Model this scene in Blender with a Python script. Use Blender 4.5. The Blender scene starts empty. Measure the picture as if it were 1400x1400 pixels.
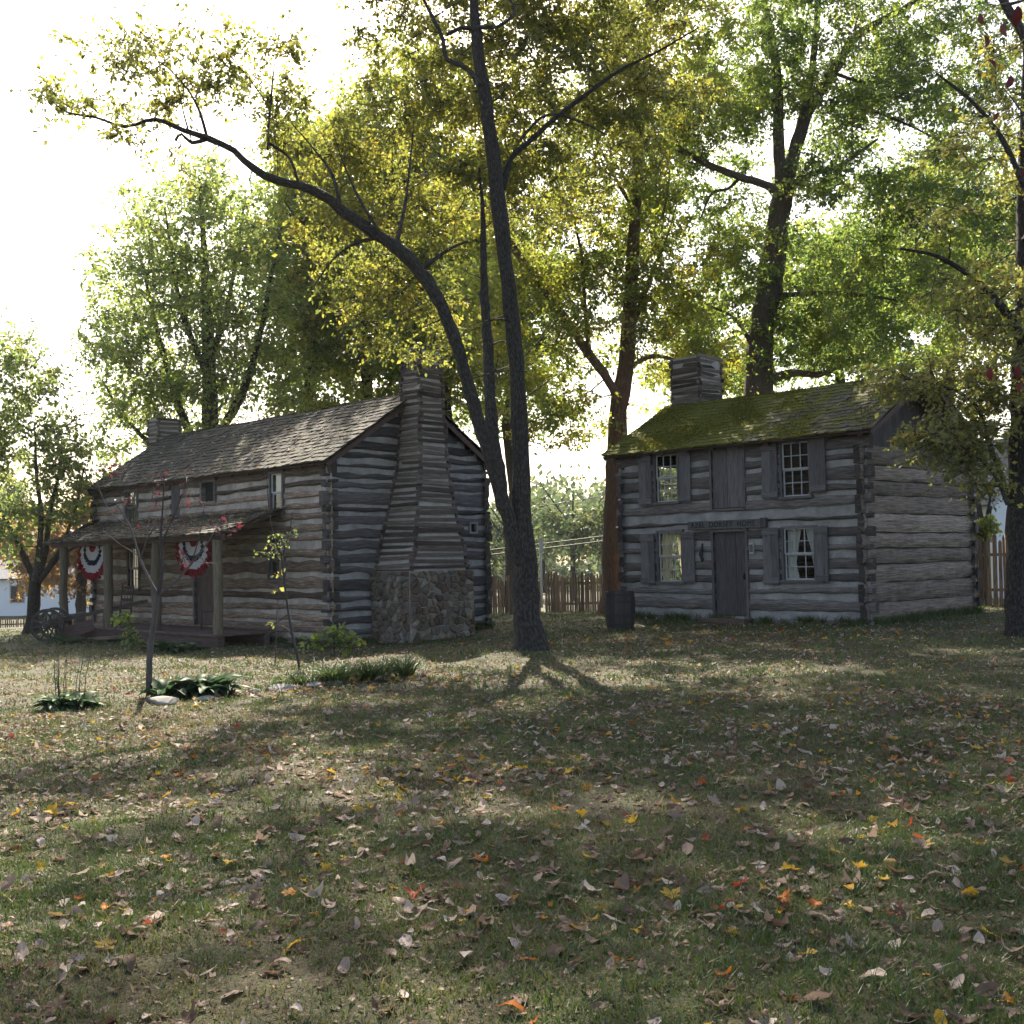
import bpy, math, random
import numpy as np
from mathutils import Matrix, Vector

# ------------------------------------------------------------------ camera, sky, sun, exposure
SC = bpy.context.scene
COL = SC.collection
FPX = 1601.0                                   # focal length in pixels of a 1400 px frame
PITCH, ROLL = math.radians(2.266), math.radians(-1.113)
CAMZ = 1.6
FW = np.array([0, math.cos(PITCH), math.sin(PITCH)])
R0 = np.array([1.0, 0, 0]); U0 = np.cross(R0, FW)
RT = R0*math.cos(ROLL)+U0*math.sin(ROLL); UP = U0*math.cos(ROLL)-R0*math.sin(ROLL)
cam_d = bpy.data.cameras.new('camera'); cam = bpy.data.objects.new('camera', cam_d); COL.objects.link(cam)
cam_d.sensor_width = 36; cam_d.lens = 36*FPX/1400; cam_d.clip_start = .1; cam_d.clip_end = 2000
cam.matrix_world = Matrix(((RT[0], UP[0], -FW[0], 0), (RT[1], UP[1], -FW[1], 0), (RT[2], UP[2], -FW[2], CAMZ), (0, 0, 0, 1)))
SC.camera = cam

SUN_EL, SUN_AZ = math.radians(42), math.radians(-8)      # azimuth clockwise from +Y (the view)
w = bpy.data.worlds.new('World'); SC.world = w; w.use_nodes = True
nt = w.node_tree; bg = nt.nodes['Background']
sky = nt.nodes.new('ShaderNodeTexSky'); sky.sky_type = 'NISHITA'; sky.sun_disc = False
sky.sun_elevation = SUN_EL; sky.sun_rotation = SUN_AZ; sky.dust_density = 3.0; sky.air_density = 1.0; sky.ozone_density = 1.0
nt.links.new(sky.outputs[0], bg.inputs[0]); bg.inputs[1].default_value = .105
sd = bpy.data.lights.new('sun', 'SUN'); so = bpy.data.objects.new('sun', sd); COL.objects.link(so)
sd.energy = 5.0; sd.angle = math.radians(.5); sd.color = (1, .93, .82)
sdir = Vector((math.sin(SUN_AZ)*math.cos(SUN_EL), math.cos(SUN_AZ)*math.cos(SUN_EL), math.sin(SUN_EL)))
so.rotation_euler = sdir.to_track_quat('Z', 'Y').to_euler(); so.location = (0, 0, 40)
SC.view_settings.view_transform = 'Standard'; SC.view_settings.look = 'None'; SC.view_settings.gamma = 1
SC.view_settings.exposure = 1.68
SC.view_settings.use_white_balance = True; SC.view_settings.white_balance_temperature = 6950; SC.view_settings.white_balance_tint = 10
cy = SC.cycles
cy.max_bounces = 6; cy.diffuse_bounces = 3; cy.glossy_bounces = 2; cy.transmission_bounces = 4; cy.transparent_max_bounces = 8
cy.use_denoising = True

# ------------------------------------------------------------------ helpers
def at(px, py, Y):
    """world point seen at pixel (px, py) of the 1400 px frame at distance Y ahead"""
    d = FW+RT*(px-700)/FPX-UP*(py-700)/FPX
    return np.array([0, 0, CAMZ])+d*(Y/d[1])

def tag(o, label=None, cat=None, group=None, kind=None):
    if label: o['label'] = label
    if cat: o['category'] = cat
    if group: o['group'] = group
    if kind: o['kind'] = kind
    return o

def empty(name, loc=(0, 0, 0), yaw=0, **k):
    o = bpy.data.objects.new(name, None); COL.objects.link(o)
    o.location = loc; o.rotation_euler = (0, 0, yaw); o.empty_display_size = .2
    return tag(o, **k)

def link(name, me, parent=None):
    o = bpy.data.objects.new(name, me); COL.objects.link(o)
    if parent is not None: o.parent = parent
    return o

def mesh_np(name, V, Q=None, T=None, mats=(), uvq=None, rnd=None, smooth=False, mi=None):
    """numpy arrays -> mesh; Q quads, T triangles; uvq per loop; rnd per face; mi material index per face"""
    me = bpy.data.meshes.new(name)
    V = np.asarray(V, np.float32).reshape(-1, 3)
    me.vertices.add(len(V)); me.vertices.foreach_set('co', V.ravel())
    loops, starts, n = [], [], 0
    if Q is not None and len(Q):
        Q = np.asarray(Q, np.int32); loops.append(Q.ravel()); starts.append(np.arange(len(Q))*4); n = len(Q)*4
    if T is not None and len(T):
        T = np.asarray(T, np.int32); loops.append(T.ravel()); starts.append(n+np.arange(len(T))*3)
    loops = np.concatenate(loops); starts = np.concatenate(starts).astype(np.int32)
    me.loops.add(len(loops)); me.loops.foreach_set('vertex_index', loops)
    me.polygons.add(len(starts)); me.polygons.foreach_set('loop_start', starts)
    if smooth: me.polygons.foreach_set('use_smooth', np.ones(len(starts), bool))
    else: me.polygons.foreach_set('use_smooth', np.zeros(len(starts), bool))
    for m in mats: me.materials.append(m)
    if mi is not None: me.polygons.foreach_set('material_index', np.asarray(mi, np.int32))
    if uvq is not None:
        uv = me.uv_layers.new(name='UVMap'); uv.data.foreach_set('uv', np.asarray(uvq, np.float32).ravel())
    if rnd is not None:
        at_ = me.attributes.new('rnd', 'FLOAT', 'FACE'); at_.data.foreach_set('value', np.asarray(rnd, np.float32))
    me.update(calc_edges=True)
    return me

class MB:
    """collects simple shapes into one mesh with grain UVs (u along the grain, metres) and a random value per piece"""
    def __init__(s, seed=0):
        s.V = []; s.F = []; s.M = []; s.UV = []; s.R = []; s.rg = random.Random(seed); s.S = []
    def face(s, pts, m=0, uv=None, r=.5, smooth=False):
        b = len(s.V); s.V += [tuple(map(float, p)) for p in pts]; s.F.append(tuple(range(b, b+len(pts))))
        s.M.append(m); s.UV.append(uv or [(0, 0)]*len(pts)); s.R.append(r); s.S.append(smooth)
    def box(s, c, ax, ay, az, m=0, r=None, jit=0):
        """c centre; ax, ay, az half-extent vectors; grain along ax"""
        c, ax, ay, az = (np.array(q, float) for q in (c, ax, ay, az))
        r = s.rg.random() if r is None else r
        la, lb, lc = (2*np.linalg.norm(q) for q in (ax, ay, az)); o = s.rg.random()*50
        P = {}
        for i in (-1, 1):
            for j in (-1, 1):
                for k in (-1, 1):
                    P[i, j, k] = c+ax*i+ay*j+az*k+np.array([s.rg.uniform(-jit, jit) for _ in range(3)])
        def q(ks, uv): s.face([P[k] for k in ks], m, [(a+o, b+o) for a, b in uv], r)
        q([(-1,-1,-1),(1,-1,-1),(1,-1,1),(-1,-1,1)], [(0,0),(la,0),(la,lc),(0,lc)])
        q([(1,1,-1),(-1,1,-1),(-1,1,1),(1,1,1)], [(la,0),(0,0),(0,lc),(la,lc)])
        q([(-1,-1,1),(1,-1,1),(1,1,1),(-1,1,1)], [(0,lc),(la,lc),(la,lc+lb),(0,lc+lb)])
        q([(-1,1,-1),(1,1,-1),(1,-1,-1),(-1,-1,-1)], [(0,lc),(la,lc),(la,lc+lb),(0,lc+lb)])
        q([(1,-1,-1),(1,1,-1),(1,1,1),(1,-1,1)], [(0,0),(.05,0),(.05,lc),(0,lc)])
        q([(-1,1,-1),(-1,-1,-1),(-1,-1,1),(-1,1,1)], [(0,0),(.05,0),(.05,lc),(0,lc)])
    def bx(s, x0, x1, y0, y1, z0, z1, m=0, grain='x', r=None, jit=0):
        c = ((x0+x1)/2, (y0+y1)/2, (z0+z1)/2)
        A = {'x': ((x1-x0)/2, 0, 0), 'y': (0, (y1-y0)/2, 0), 'z': (0, 0, (z1-z0)/2)}
        o = {'x': 'xyz', 'y': 'yzx', 'z': 'zxy'}[grain]
        s.box(c, A[o[0]], A[o[1]], A[o[2]], m, r, jit)
    def beam(s, p, q, wd, ht, m=0, r=None, up=(0, 0, 1), jit=0):
        p, q = np.array(p, float), np.array(q, float); d = q-p; n = d/np.linalg.norm(d)
        sd_ = np.cross(n, np.array(up, float)); sd_ /= max(np.linalg.norm(sd_), 1e-6); u = np.cross(sd_, n)
        s.box((p+q)/2, d/2, sd_*wd/2, u*ht/2, m, r, jit)
    def tube(s, pts, rad, sides=8, m=0, r=None, caps=True, smooth=True):
        V, Q, UV = tube_np(np.array(pts, float), np.broadcast_to(np.asarray(rad, float), (len(pts),)), sides)
        r = s.rg.random() if r is None else r
        b = len(s.V); s.V += [tuple(v) for v in V]
        for q, uv in zip(Q, UV.reshape(-1, 4, 2)):
            s.F.append(tuple(int(i)+b for i in q)); s.M.append(m); s.UV.append([tuple(t) for t in uv]); s.R.append(r); s.S.append(smooth)
        if caps:
            n = len(pts)
            for k0, rev in ((0, True), (n-1, False)):
                ring = [b+k0*sides+j for j in range(sides)]
                if rev: ring = ring[::-1]
                s.F.append(tuple(ring)); s.M.append(m); s.UV.append([(0, .02*j) for j in range(sides)]); s.R.append(r); s.S.append(False)
    def build(s, name, mats, parent=None):
        me = bpy.data.meshes.new(name); me.from_pydata(s.V, [], s.F)
        for m in (mats if isinstance(mats, (list, tuple)) else [mats]): me.materials.append(m)
        me.polygons.foreach_set('material_index', np.array(s.M, np.int32))
        me.polygons.foreach_set('use_smooth', np.array(s.S, bool))
        uv = me.uv_layers.new(name='UVMap'); uv.data.foreach_set('uv', np.array([t for u in s.UV for t in u], np.float32).ravel())
        a = me.attributes.new('rnd', 'FLOAT', 'FACE'); a.data.foreach_set('value', np.array(s.R, np.float32))
        me.update()
        return link(name, me, parent)

def tube_np(P, Rr, sides, rough=0.0, rng=None):
    n = len(P); T = np.gradient(P, axis=0); T /= np.linalg.norm(T, axis=1)[:, None]+1e-9
    a = np.array([0, 0, 1.0]) if abs(T[0, 2]) < .9 else np.array([1.0, 0, 0])
    N = np.zeros_like(P); x = np.cross(a, T[0]); N[0] = x/np.linalg.norm(x)
    for i in range(1, n):
        x = N[i-1]-T[i]*(N[i-1]@T[i]); N[i] = x/(np.linalg.norm(x)+1e-9)
    B = np.cross(T, N); th = np.arange(sides)*2*np.pi/sides
    rr = np.repeat(Rr[:, None], sides, 1)
    if rough and rng is not None: rr = rr*(1+rough*rng.standard_normal((n, sides)))
    V = P[:, None]+rr[..., None]*(np.cos(th)[None, :, None]*N[:, None]+np.sin(th)[None, :, None]*B[:, None])
    i = np.arange(n-1)[:, None]; j = np.arange(sides)[None]; j2 = (j+1) % sides
    Q = np.stack([i*sides+j, i*sides+j2, (i+1)*sides+j2, (i+1)*sides+j], -1).reshape(-1, 4)
    L = np.concatenate([[0], np.cumsum(np.linalg.norm(np.diff(P, axis=0), axis=1))]); r0 = Rr.mean()
    u0 = np.broadcast_to(L[:-1, None], (n-1, sides)); u1 = np.broadcast_to(L[1:, None], (n-1, sides))
    v0 = np.broadcast_to(th[None]*r0, (n-1, sides)); v1 = v0+2*np.pi/sides*r0
    UV = np.stack([np.stack([u0, v0], -1), np.stack([u0, v1], -1), np.stack([u1, v1], -1), np.stack([u1, v0], -1)], 2)
    return V.reshape(-1, 3), Q, UV.reshape(-1, 2)

def smooth_path(P, R, step):
    """Catmull-Rom through the points"""
    P = np.asarray(P, float); R = np.asarray(R, float)
    A = np.vstack([2*P[0]-P[1], P, 2*P[-1]-P[-2]]); oP, oR = [], []
    for i in range(len(P)-1):
        p0, p1, p2, p3 = A[i:i+4]; n = max(2, int(np.linalg.norm(p2-p1)/step))
        t = np.linspace(0, 1, n, endpoint=False)[:, None]
        oP.append(.5*(2*p1+(p2-p0)*t+(2*p0-5*p1+4*p2-p3)*t**2+(3*p1-p0-3*p2+p3)*t**3)); oR.append(R[i]+(R[i+1]-R[i])*t[:, 0])
    return np.vstack(oP+[P[-1:]]), np.concatenate(oR+[R[-1:]])

def unit(v): return v/(np.linalg.norm(v, axis=-1, keepdims=True)+1e-9)

# terrain height
GP = np.array([(0,0,0),(-5,5,0),(5,5,0),(0,10,-.03),(-6,14,-.14),(6,14,0),(0,21.5,-.1),(-4.1,26.2,-.3),(-12.35,34.5,-.32),(-.65,29.6,-.12),
  (7.7,25.5,.0),(11.4,29,.04),(2.8,30.5,0),(9,19.5,0),(13.5,33,.0),(2.6,44,-.5),(-20,34,-.5),(-25,50,-1.5),(-30,70,-2.6),(0,70,-2),
  (25,50,-.5),(40,80,-2),(0,150,-4),(-80,150,-5),(80,150,-4),(-15,25,-.35),(-9,20,-.25),(0,-20,0),(-30,0,0),(30,0,.1),(-5.5,23,-.27),
  (0,250,-4),(-150,200,-5),(150,200,-4),(5,36,-.12),(-9.7,29,-.33)])
def gz(x, y):
    x = np.asarray(x, float); y = np.asarray(y, float)
    W = 1/((x[..., None]-GP[:, 0])**2+(y[..., None]-GP[:, 1])**2+2.0)**1.6
    return (W*GP[:, 2]).sum(-1)/W.sum(-1)
def gz1(x, y): return float(gz(np.array(x), np.array(y)))

# ------------------------------------------------------------------ materials
def mat(name):
    m = bpy.data.materials.new(name); m.use_nodes = True; n = m.node_tree; b = n.nodes['Principled BSDF']
    b.inputs['Roughness'].default_value = .85
    b.inputs['Specular IOR Level'].default_value = .25
    return m, n, b
def node(n, t, **k):
    x = n.nodes.new(t)
    for a, v in k.items(): setattr(x, a, v)
    return x
def ramp(n, stops, interp='LINEAR'):
    r = n.nodes.new('ShaderNodeValToRGB'); r.color_ramp.interpolation = interp; e = r.color_ramp.elements
    while len(e) < len(stops): e.new(.5)
    for q, (p, c) in zip(e, stops): q.position = p; q.color = (*c, 1)
    return r
def noise(n, vec, scale, detail=4, rough=.55, dist=0):
    x = n.nodes.new('ShaderNodeTexNoise'); x.inputs['Scale'].default_value = scale; x.inputs['Detail'].default_value = detail
    x.inputs['Roughness'].default_value = rough; x.inputs['Distortion'].default_value = dist
    if vec is not None: n.links.new(vec, x.inputs['Vector'])
    return x
def mapping(n, vec, scale):
    x = n.nodes.new('ShaderNodeMapping'); x.inputs['Scale'].default_value = scale; n.links.new(vec, x.inputs['Vector']); return x.outputs[0]
def mixc(n, fac, a, b, mode='MIX'):
    x = n.nodes.new('ShaderNodeMix'); x.data_type = 'RGBA'; x.blend_type = mode
    for s_, v in ((x.inputs[0], fac), (x.inputs[6], a), (x.inputs[7], b)):
        if isinstance(v, bpy.types.NodeSocket): n.links.new(v, s_)
        elif isinstance(v, (int, float)): s_.default_value = v
        else: s_.default_value = (*v, 1)
    return x.outputs[2]
def math_(n, op, a, b=0.0):
    x = n.nodes.new('ShaderNodeMath'); x.operation = op
    for s_, v in zip(x.inputs, (a, b)):
        if isinstance(v, bpy.types.NodeSocket): n.links.new(v, s_)
        else: s_.default_value = v
    return x.outputs[0]
def bump(n, b, h, strength=.4, dist=.02):
    x = n.nodes.new('ShaderNodeBump'); x.inputs['Strength'].default_value = strength; x.inputs['Distance'].default_value = dist
    n.links.new(h, x.inputs['Height']); n.links.new(x.outputs[0], b.inputs['Normal'])
def maprange(n, v, a, b, c=0., d=1.):
    x = n.nodes.new('ShaderNodeMapRange'); n.links.new(v, x.inputs[0])
    for i, q in enumerate((a, b, c, d)): x.inputs[i+1].default_value = q
    return x.outputs[0]

def wood(name, cols, scale=(1.3, 26, 1), bs=.6, rv=(.65, 1.35), stain=(.03, .025, .02), stain_amt=.5, moss=0, bd=.02):
    """weathered wood: streaks along the grain UV, cols = dark, mid, light"""
    m, n, b = mat(name)
    uv = node(n, 'ShaderNodeUVMap').outputs[0]; tc = node(n, 'ShaderNodeTexCoord')
    at_ = node(n, 'ShaderNodeAttribute', attribute_name='rnd')
    g = noise(n, mapping(n, uv, scale), 2.2, 7, .68, .25)
    r = ramp(n, [(.3, cols[0]), (.5, cols[1]), (.72, cols[2])]); n.links.new(g.outputs[0], r.inputs[0])
    st = noise(n, mapping(n, uv, (.55, 3.2, 1)), 1.5, 6, .65, .4)
    c = mixc(n, maprange(n, st.outputs[0], .52, .75, 0, stain_amt), r.outputs[0], stain)
    cr = noise(n, mapping(n, uv, (.8, 40, 1)), 1.2, 3, .5)                        # drying cracks
    c = mixc(n, maprange(n, cr.outputs[0], .37, .3, 0, .85), c, tuple(.35*x for x in cols[0]))
    v = maprange(n, at_.outputs['Fac'], 0, 1, *rv)
    cb = node(n, 'ShaderNodeCombineColor')
    for i in range(3): n.links.new(v, cb.inputs[i])
    c = mixc(n, 1.0, c, cb.outputs[0], 'MULTIPLY')
    if moss:
        mo = noise(n, tc.outputs['Object'], 1.1, 6, .7)
        c = mixc(n, maprange(n, mo.outputs[0], .62-moss*.25, .78-moss*.2, 0, .9), c, (.05, .065, .012))
    n.links.new(c, b.inputs['Base Color'])
    bump(n, b, g.outputs[0], bs, bd)
    return m

M = {}
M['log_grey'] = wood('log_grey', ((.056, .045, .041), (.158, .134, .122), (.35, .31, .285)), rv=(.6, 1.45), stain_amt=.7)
M['log_side'] = wood('log_side', ((.078, .057, .045), (.235, .185, .152), (.44, .365, .31)), rv=(.65, 1.3), scale=(.8, 18, 1), stain=(.05, .035, .03), stain_amt=.85)
M['log_brown'] = wood('log_brown', ((.045, .028, .02), (.16, .112, .082), (.45, .35, .275)), rv=(.4, 1.75), stain=(.035, .022, .016), stain_amt=.7)
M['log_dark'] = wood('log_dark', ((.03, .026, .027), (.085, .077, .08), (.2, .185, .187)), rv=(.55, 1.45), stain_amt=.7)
M['log_end'] = wood('log_end', ((.03, .025, .024), (.07, .06, .056), (.14, .12, .11)), rv=(.6, 1.3))
M['board'] = wood('board', ((.062, .053, .051), (.15, .134, .131), (.25, .228, .222)), rv=(.75, 1.2), stain_amt=.3)
M['door'] = wood('door', ((.036, .031, .032), (.085, .074, .074), (.15, .134, .134)), rv=(.8, 1.15), stain_amt=.4)
M['stick'] = wood('stick', ((.042, .032, .028), (.115, .09, .078), (.23, .19, .17)), rv=(.4, 1.6))
M['post'] = wood('post', ((.06, .045, .03), (.15, .12, .08), (.24, .2, .15)), rv=(.8, 1.15))
M['porchwood'] = wood('porchwood', ((.05, .03, .026), (.11, .072, .062), (.19, .135, .12)), rv=(.7, 1.2))
M['shake'] = wood('shake', ((.03, .026, .02), (.066, .059, .045), (.135, .122, .096)), rv=(.5, 1.35), bs=.8, moss=.35)
M['cartwood'] = wood('cartwood', ((.03, .025, .022), (.07, .06, .052), (.13, .115, .1)), rv=(.7, 1.2))
M['paling'] = wood('paling', ((.09, .057, .037), (.21, .14, .095), (.33, .24, .17)), rv=(.6, 1.3))
M['barrel'] = wood('barrel', ((.025, .02, .02), (.055, .045, .045), (.1, .085, .082)), rv=(.75, 1.2))

def mk_moss():
    """moss growing over wooden shakes, thinning out towards the near gable end"""
    m, n, b = mat('mossy_shake')
    tc = node(n, 'ShaderNodeTexCoord'); uv = node(n, 'ShaderNodeUVMap').outputs[0]; at_ = node(n, 'ShaderNodeAttribute', attribute_name='rnd')
    g = noise(n, mapping(n, uv, (1.3, 26, 1)), 2.2, 7, .68, .25)
    r = ramp(n, [(.3, (.04, .034, .026)), (.5, (.1, .085, .062)), (.72, (.19, .165, .125))]); n.links.new(g.outputs[0], r.inputs[0])
    a = noise(n, tc.outputs['Object'], 1.6, 6, .65); f = noise(n, tc.outputs['Object'], 38, 4, .7)
    sx = node(n, 'ShaderNodeSeparateXYZ'); n.links.new(tc.outputs['Object'], sx.inputs[0])
    side = maprange(n, sx.outputs[0], -5.6, -.2, .24, -.03)
    k = math_(n, 'ADD', math_(n, 'ADD', a.outputs[0], side), math_(n, 'MULTIPLY', at_.outputs['Fac'], .12))
    mm = maprange(n, k, .53, .66)
    mr = ramp(n, [(.3, (.06, .064, .011)), (.5, (.14, .14, .024)), (.7, (.26, .235, .045))]); n.links.new(f.outputs[0], mr.inputs[0])
    c = mixc(n, mm, r.outputs[0], mr.outputs[0]); n.links.new(c, b.inputs['Base Color'])
    h = math_(n, 'ADD', math_(n, 'MULTIPLY', f.outputs[0], mm), math_(n, 'MULTIPLY', g.outputs[0], .4))
    bump(n, b, h, 1.0, .04)
    return m
M['mossy_shake'] = mk_moss()

def mk_mud(name, a, c2):
    m, n, b = mat(name); tc = node(n, 'ShaderNodeTexCoord')
    x = noise(n, tc.outputs['Object'], 2.2, 6, .65); r = ramp(n, [(.3, a), (.68, c2)]); n.links.new(x.outputs[0], r.inputs[0])
    y = noise(n, tc.outputs['Object'], 26, 5, .65)
    c = mixc(n, maprange(n, y.outputs[0], .5, .75, 0, .45), r.outputs[0], (.06, .055, .05)); n.links.new(c, b.inputs['Base Color'])
    bump(n, b, y.outputs[0], .7, .02); return m
M['chink'] = mk_mud('chink', (.2, .19, .185), (.42, .4, .39))
M['chink_warm'] = mk_mud('chink_warm', (.22, .185, .15), (.52, .46, .4))
M['mud'] = mk_mud('mud', (.27, .24, .21), (.46, .42, .39))
M['plaster_light'] = mk_mud('plaster_light', (.21, .195, .185), (.42, .395, .375))

def mk_stone():
    m, n, b = mat('fieldstone'); tc = node(n, 'ShaderNodeTexCoord'); at_ = node(n, 'ShaderNodeAttribute', attribute_name='rnd')
    r = ramp(n, [(0, (.1, .066, .046)), (.3, (.19, .132, .094)), (.55, (.15, .132, .115)), (.8, (.26, .2, .14)), (1, (.32, .28, .235))]); n.links.new(at_.outputs['Fac'], r.inputs[0])
    x = noise(n, tc.outputs['Object'], 9, 7, .7); c = mixc(n, maprange(n, x.outputs[0], .35, .7, 0, .65), r.outputs[0], (.045, .04, .035)); n.links.new(c, b.inputs['Base Color'])
    bump(n, b, x.outputs[0], .8, .03); return m
M['stone'] = mk_stone()

def plain(name, c, rough=.8, vary=.25, sc=6):
    m, n, b = mat(name); tc = node(n, 'ShaderNodeTexCoord'); x = noise(n, tc.outputs['Object'], sc, 5, .6)
    r = ramp(n, [(.3, tuple(q*(1-vary) for q in c)), (.7, tuple(min(1, q*(1+vary)) for q in c))]); n.links.new(x.outputs[0], r.inputs[0])
    n.links.new(r.outputs[0], b.inputs['Base Color']); b.inputs['Roughness'].default_value = rough; return m
M['sash'] = plain('sash_paint', (.42, .41, .4), .6, .2)
M['iron'] = plain('iron', (.03, .028, .028), .55, .3)
M['dark'] = plain('dark_inside', (.012, .011, .012), .95, .2)
M['metal'] = plain('galvanised_metal', (.42, .44, .46), .45, .1)
M['wire'] = plain('wire', (.02, .02, .022), .6, .1)
M['letters'] = plain('burnt_letters', (.012, .011, .011), .8, .2)
M['rock'] = plain('edging_rock', (.26, .24, .21), .9, .4, 4)
M['soil'] = plain('soil', (.04, .03, .022), .95, .4, 5)

def mk_siding(name, c):
    m, n, b = mat(name); tc = node(n, 'ShaderNodeTexCoord'); s = node(n, 'ShaderNodeSeparateXYZ'); n.links.new(tc.outputs['Object'], s.inputs[0])
    f = math_(n, 'FRACT', math_(n, 'MULTIPLY', s.outputs[2], 6.0))
    b.inputs['Base Color'].default_value = (*c, 1); b.inputs['Roughness'].default_value = .5; bump(n, b, f, .5, .02); return m
M['siding'] = mk_siding('white_siding', (.78, .8, .84))
M['shingle_far'] = plain('grey_shingle', (.2, .2, .21), .9, .2)

def mk_glass():
    m = bpy.data.materials.new('window_glass'); m.use_nodes = True; n = m.node_tree; n.nodes.clear()
    o = node(n, 'ShaderNodeOutputMaterial'); t = node(n, 'ShaderNodeBsdfTransparent'); g = node(n, 'ShaderNodeBsdfGlossy'); g.inputs['Roughness'].default_value = .03
    t.inputs[0].default_value = (.86, .88, .86, 1)
    f = node(n, 'ShaderNodeFresnel'); f.inputs[0].default_value = 1.17
    tc = node(n, 'ShaderNodeTexCoord'); x = noise(n, tc.outputs['Object'], 3, 2, .5); bm = node(n, 'ShaderNodeBump'); bm.inputs['Strength'].default_value = .12
    n.links.new(x.outputs[0], bm.inputs['Height']); n.links.new(bm.outputs[0], g.inputs['Normal'])
    mx = node(n, 'ShaderNodeMixShader'); n.links.new(f.outputs[0], mx.inputs[0]); n.links.new(t.outputs[0], mx.inputs[1]); n.links.new(g.outputs[0], mx.inputs[2]); n.links.new(mx.outputs[0], o.inputs[0])
    return m
M['glass'] = mk_glass()

def mk_cloth(name, c, tl=.4):
    m = bpy.data.materials.new(name); m.use_nodes = True; n = m.node_tree; n.nodes.clear(); o = node(n, 'ShaderNodeOutputMaterial')
    d = node(n, 'ShaderNodeBsdfDiffuse'); t = node(n, 'ShaderNodeBsdfTranslucent'); mx = node(n, 'ShaderNodeMixShader'); mx.inputs[0].default_value = tl
    for q in (d, t): q.inputs[0].default_value = (*c, 1)
    n.links.new(d.outputs[0], mx.inputs[1]); n.links.new(t.outputs[0], mx.inputs[2]); n.links.new(mx.outputs[0], o.inputs[0]); return m
M['curtain'] = mk_cloth('curtain', (.78, .75, .7))
M['curtain_y'] = mk_cloth('curtain_yellowed', (.75, .66, .42))

def mk_bunting():
    m = bpy.data.materials.new('bunting_cloth'); m.use_nodes = True; n = m.node_tree; n.nodes.clear(); o = node(n, 'ShaderNodeOutputMaterial')
    uv = node(n, 'ShaderNodeUVMap').outputs[0]; s = node(n, 'ShaderNodeSeparateXYZ'); n.links.new(uv, s.inputs[0])
    R_, W_, B_ = (.17, .012, .018), (.5, .47, .46), (.018, .019, .04)
    r = ramp(n, [(0, R_), (.22, W_), (.45, B_), (.6, W_), (.8, R_)], 'CONSTANT'); n.links.new(s.outputs[0], r.inputs[0])
    d = node(n, 'ShaderNodeBsdfDiffuse'); t = node(n, 'ShaderNodeBsdfTranslucent'); mx = node(n, 'ShaderNodeMixShader'); mx.inputs[0].default_value = .35
    for q in (d, t): n.links.new(r.outputs[0], q.inputs[0])
    n.links.new(d.outputs[0], mx.inputs[1]); n.links.new(t.outputs[0], mx.inputs[2]); n.links.new(mx.outputs[0], o.inputs[0]); return m
M['bunting'] = mk_bunting()

def leafmat(name, stops, trans=.6, boost=2.9, gloss=.05):
    """a leaf seen from both sides: colour by the rnd value of each leaf, light passing through"""
    m = bpy.data.materials.new(name); m.use_nodes = True; n = m.node_tree; n.nodes.clear(); o = node(n, 'ShaderNodeOutputMaterial')
    a = node(n, 'ShaderNodeAttribute', attribute_name='rnd')
    r = ramp(n, stops); n.links.new(a.outputs['Fac'], r.inputs[0])
    r2 = ramp(n, [(p, tuple(min(.9, q*boost) for q in c)) for p, c in stops]); n.links.new(a.outputs['Fac'], r2.inputs[0])
    d = node(n, 'ShaderNodeBsdfDiffuse'); t = node(n, 'ShaderNodeBsdfTranslucent'); g = node(n, 'ShaderNodeBsdfGlossy'); g.inputs['Roughness'].default_value = .45
    n.links.new(r.outputs[0], d.inputs[0]); n.links.new(r2.outputs[0], t.inputs[0]); g.inputs[0].default_value = (.8, .8, .8, 1)
    mx = node(n, 'ShaderNodeMixShader'); mx.inputs[0].default_value = trans; m2 = node(n, 'ShaderNodeMixShader'); m2.inputs[0].default_value = gloss
    n.links.new(d.outputs[0], mx.inputs[1]); n.links.new(t.outputs[0], mx.inputs[2]); n.links.new(mx.outputs[0], m2.inputs[1]); n.links.new(g.outputs[0], m2.inputs[2]); n.links.new(m2.outputs[0], o.inputs[0])
    return m
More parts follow.
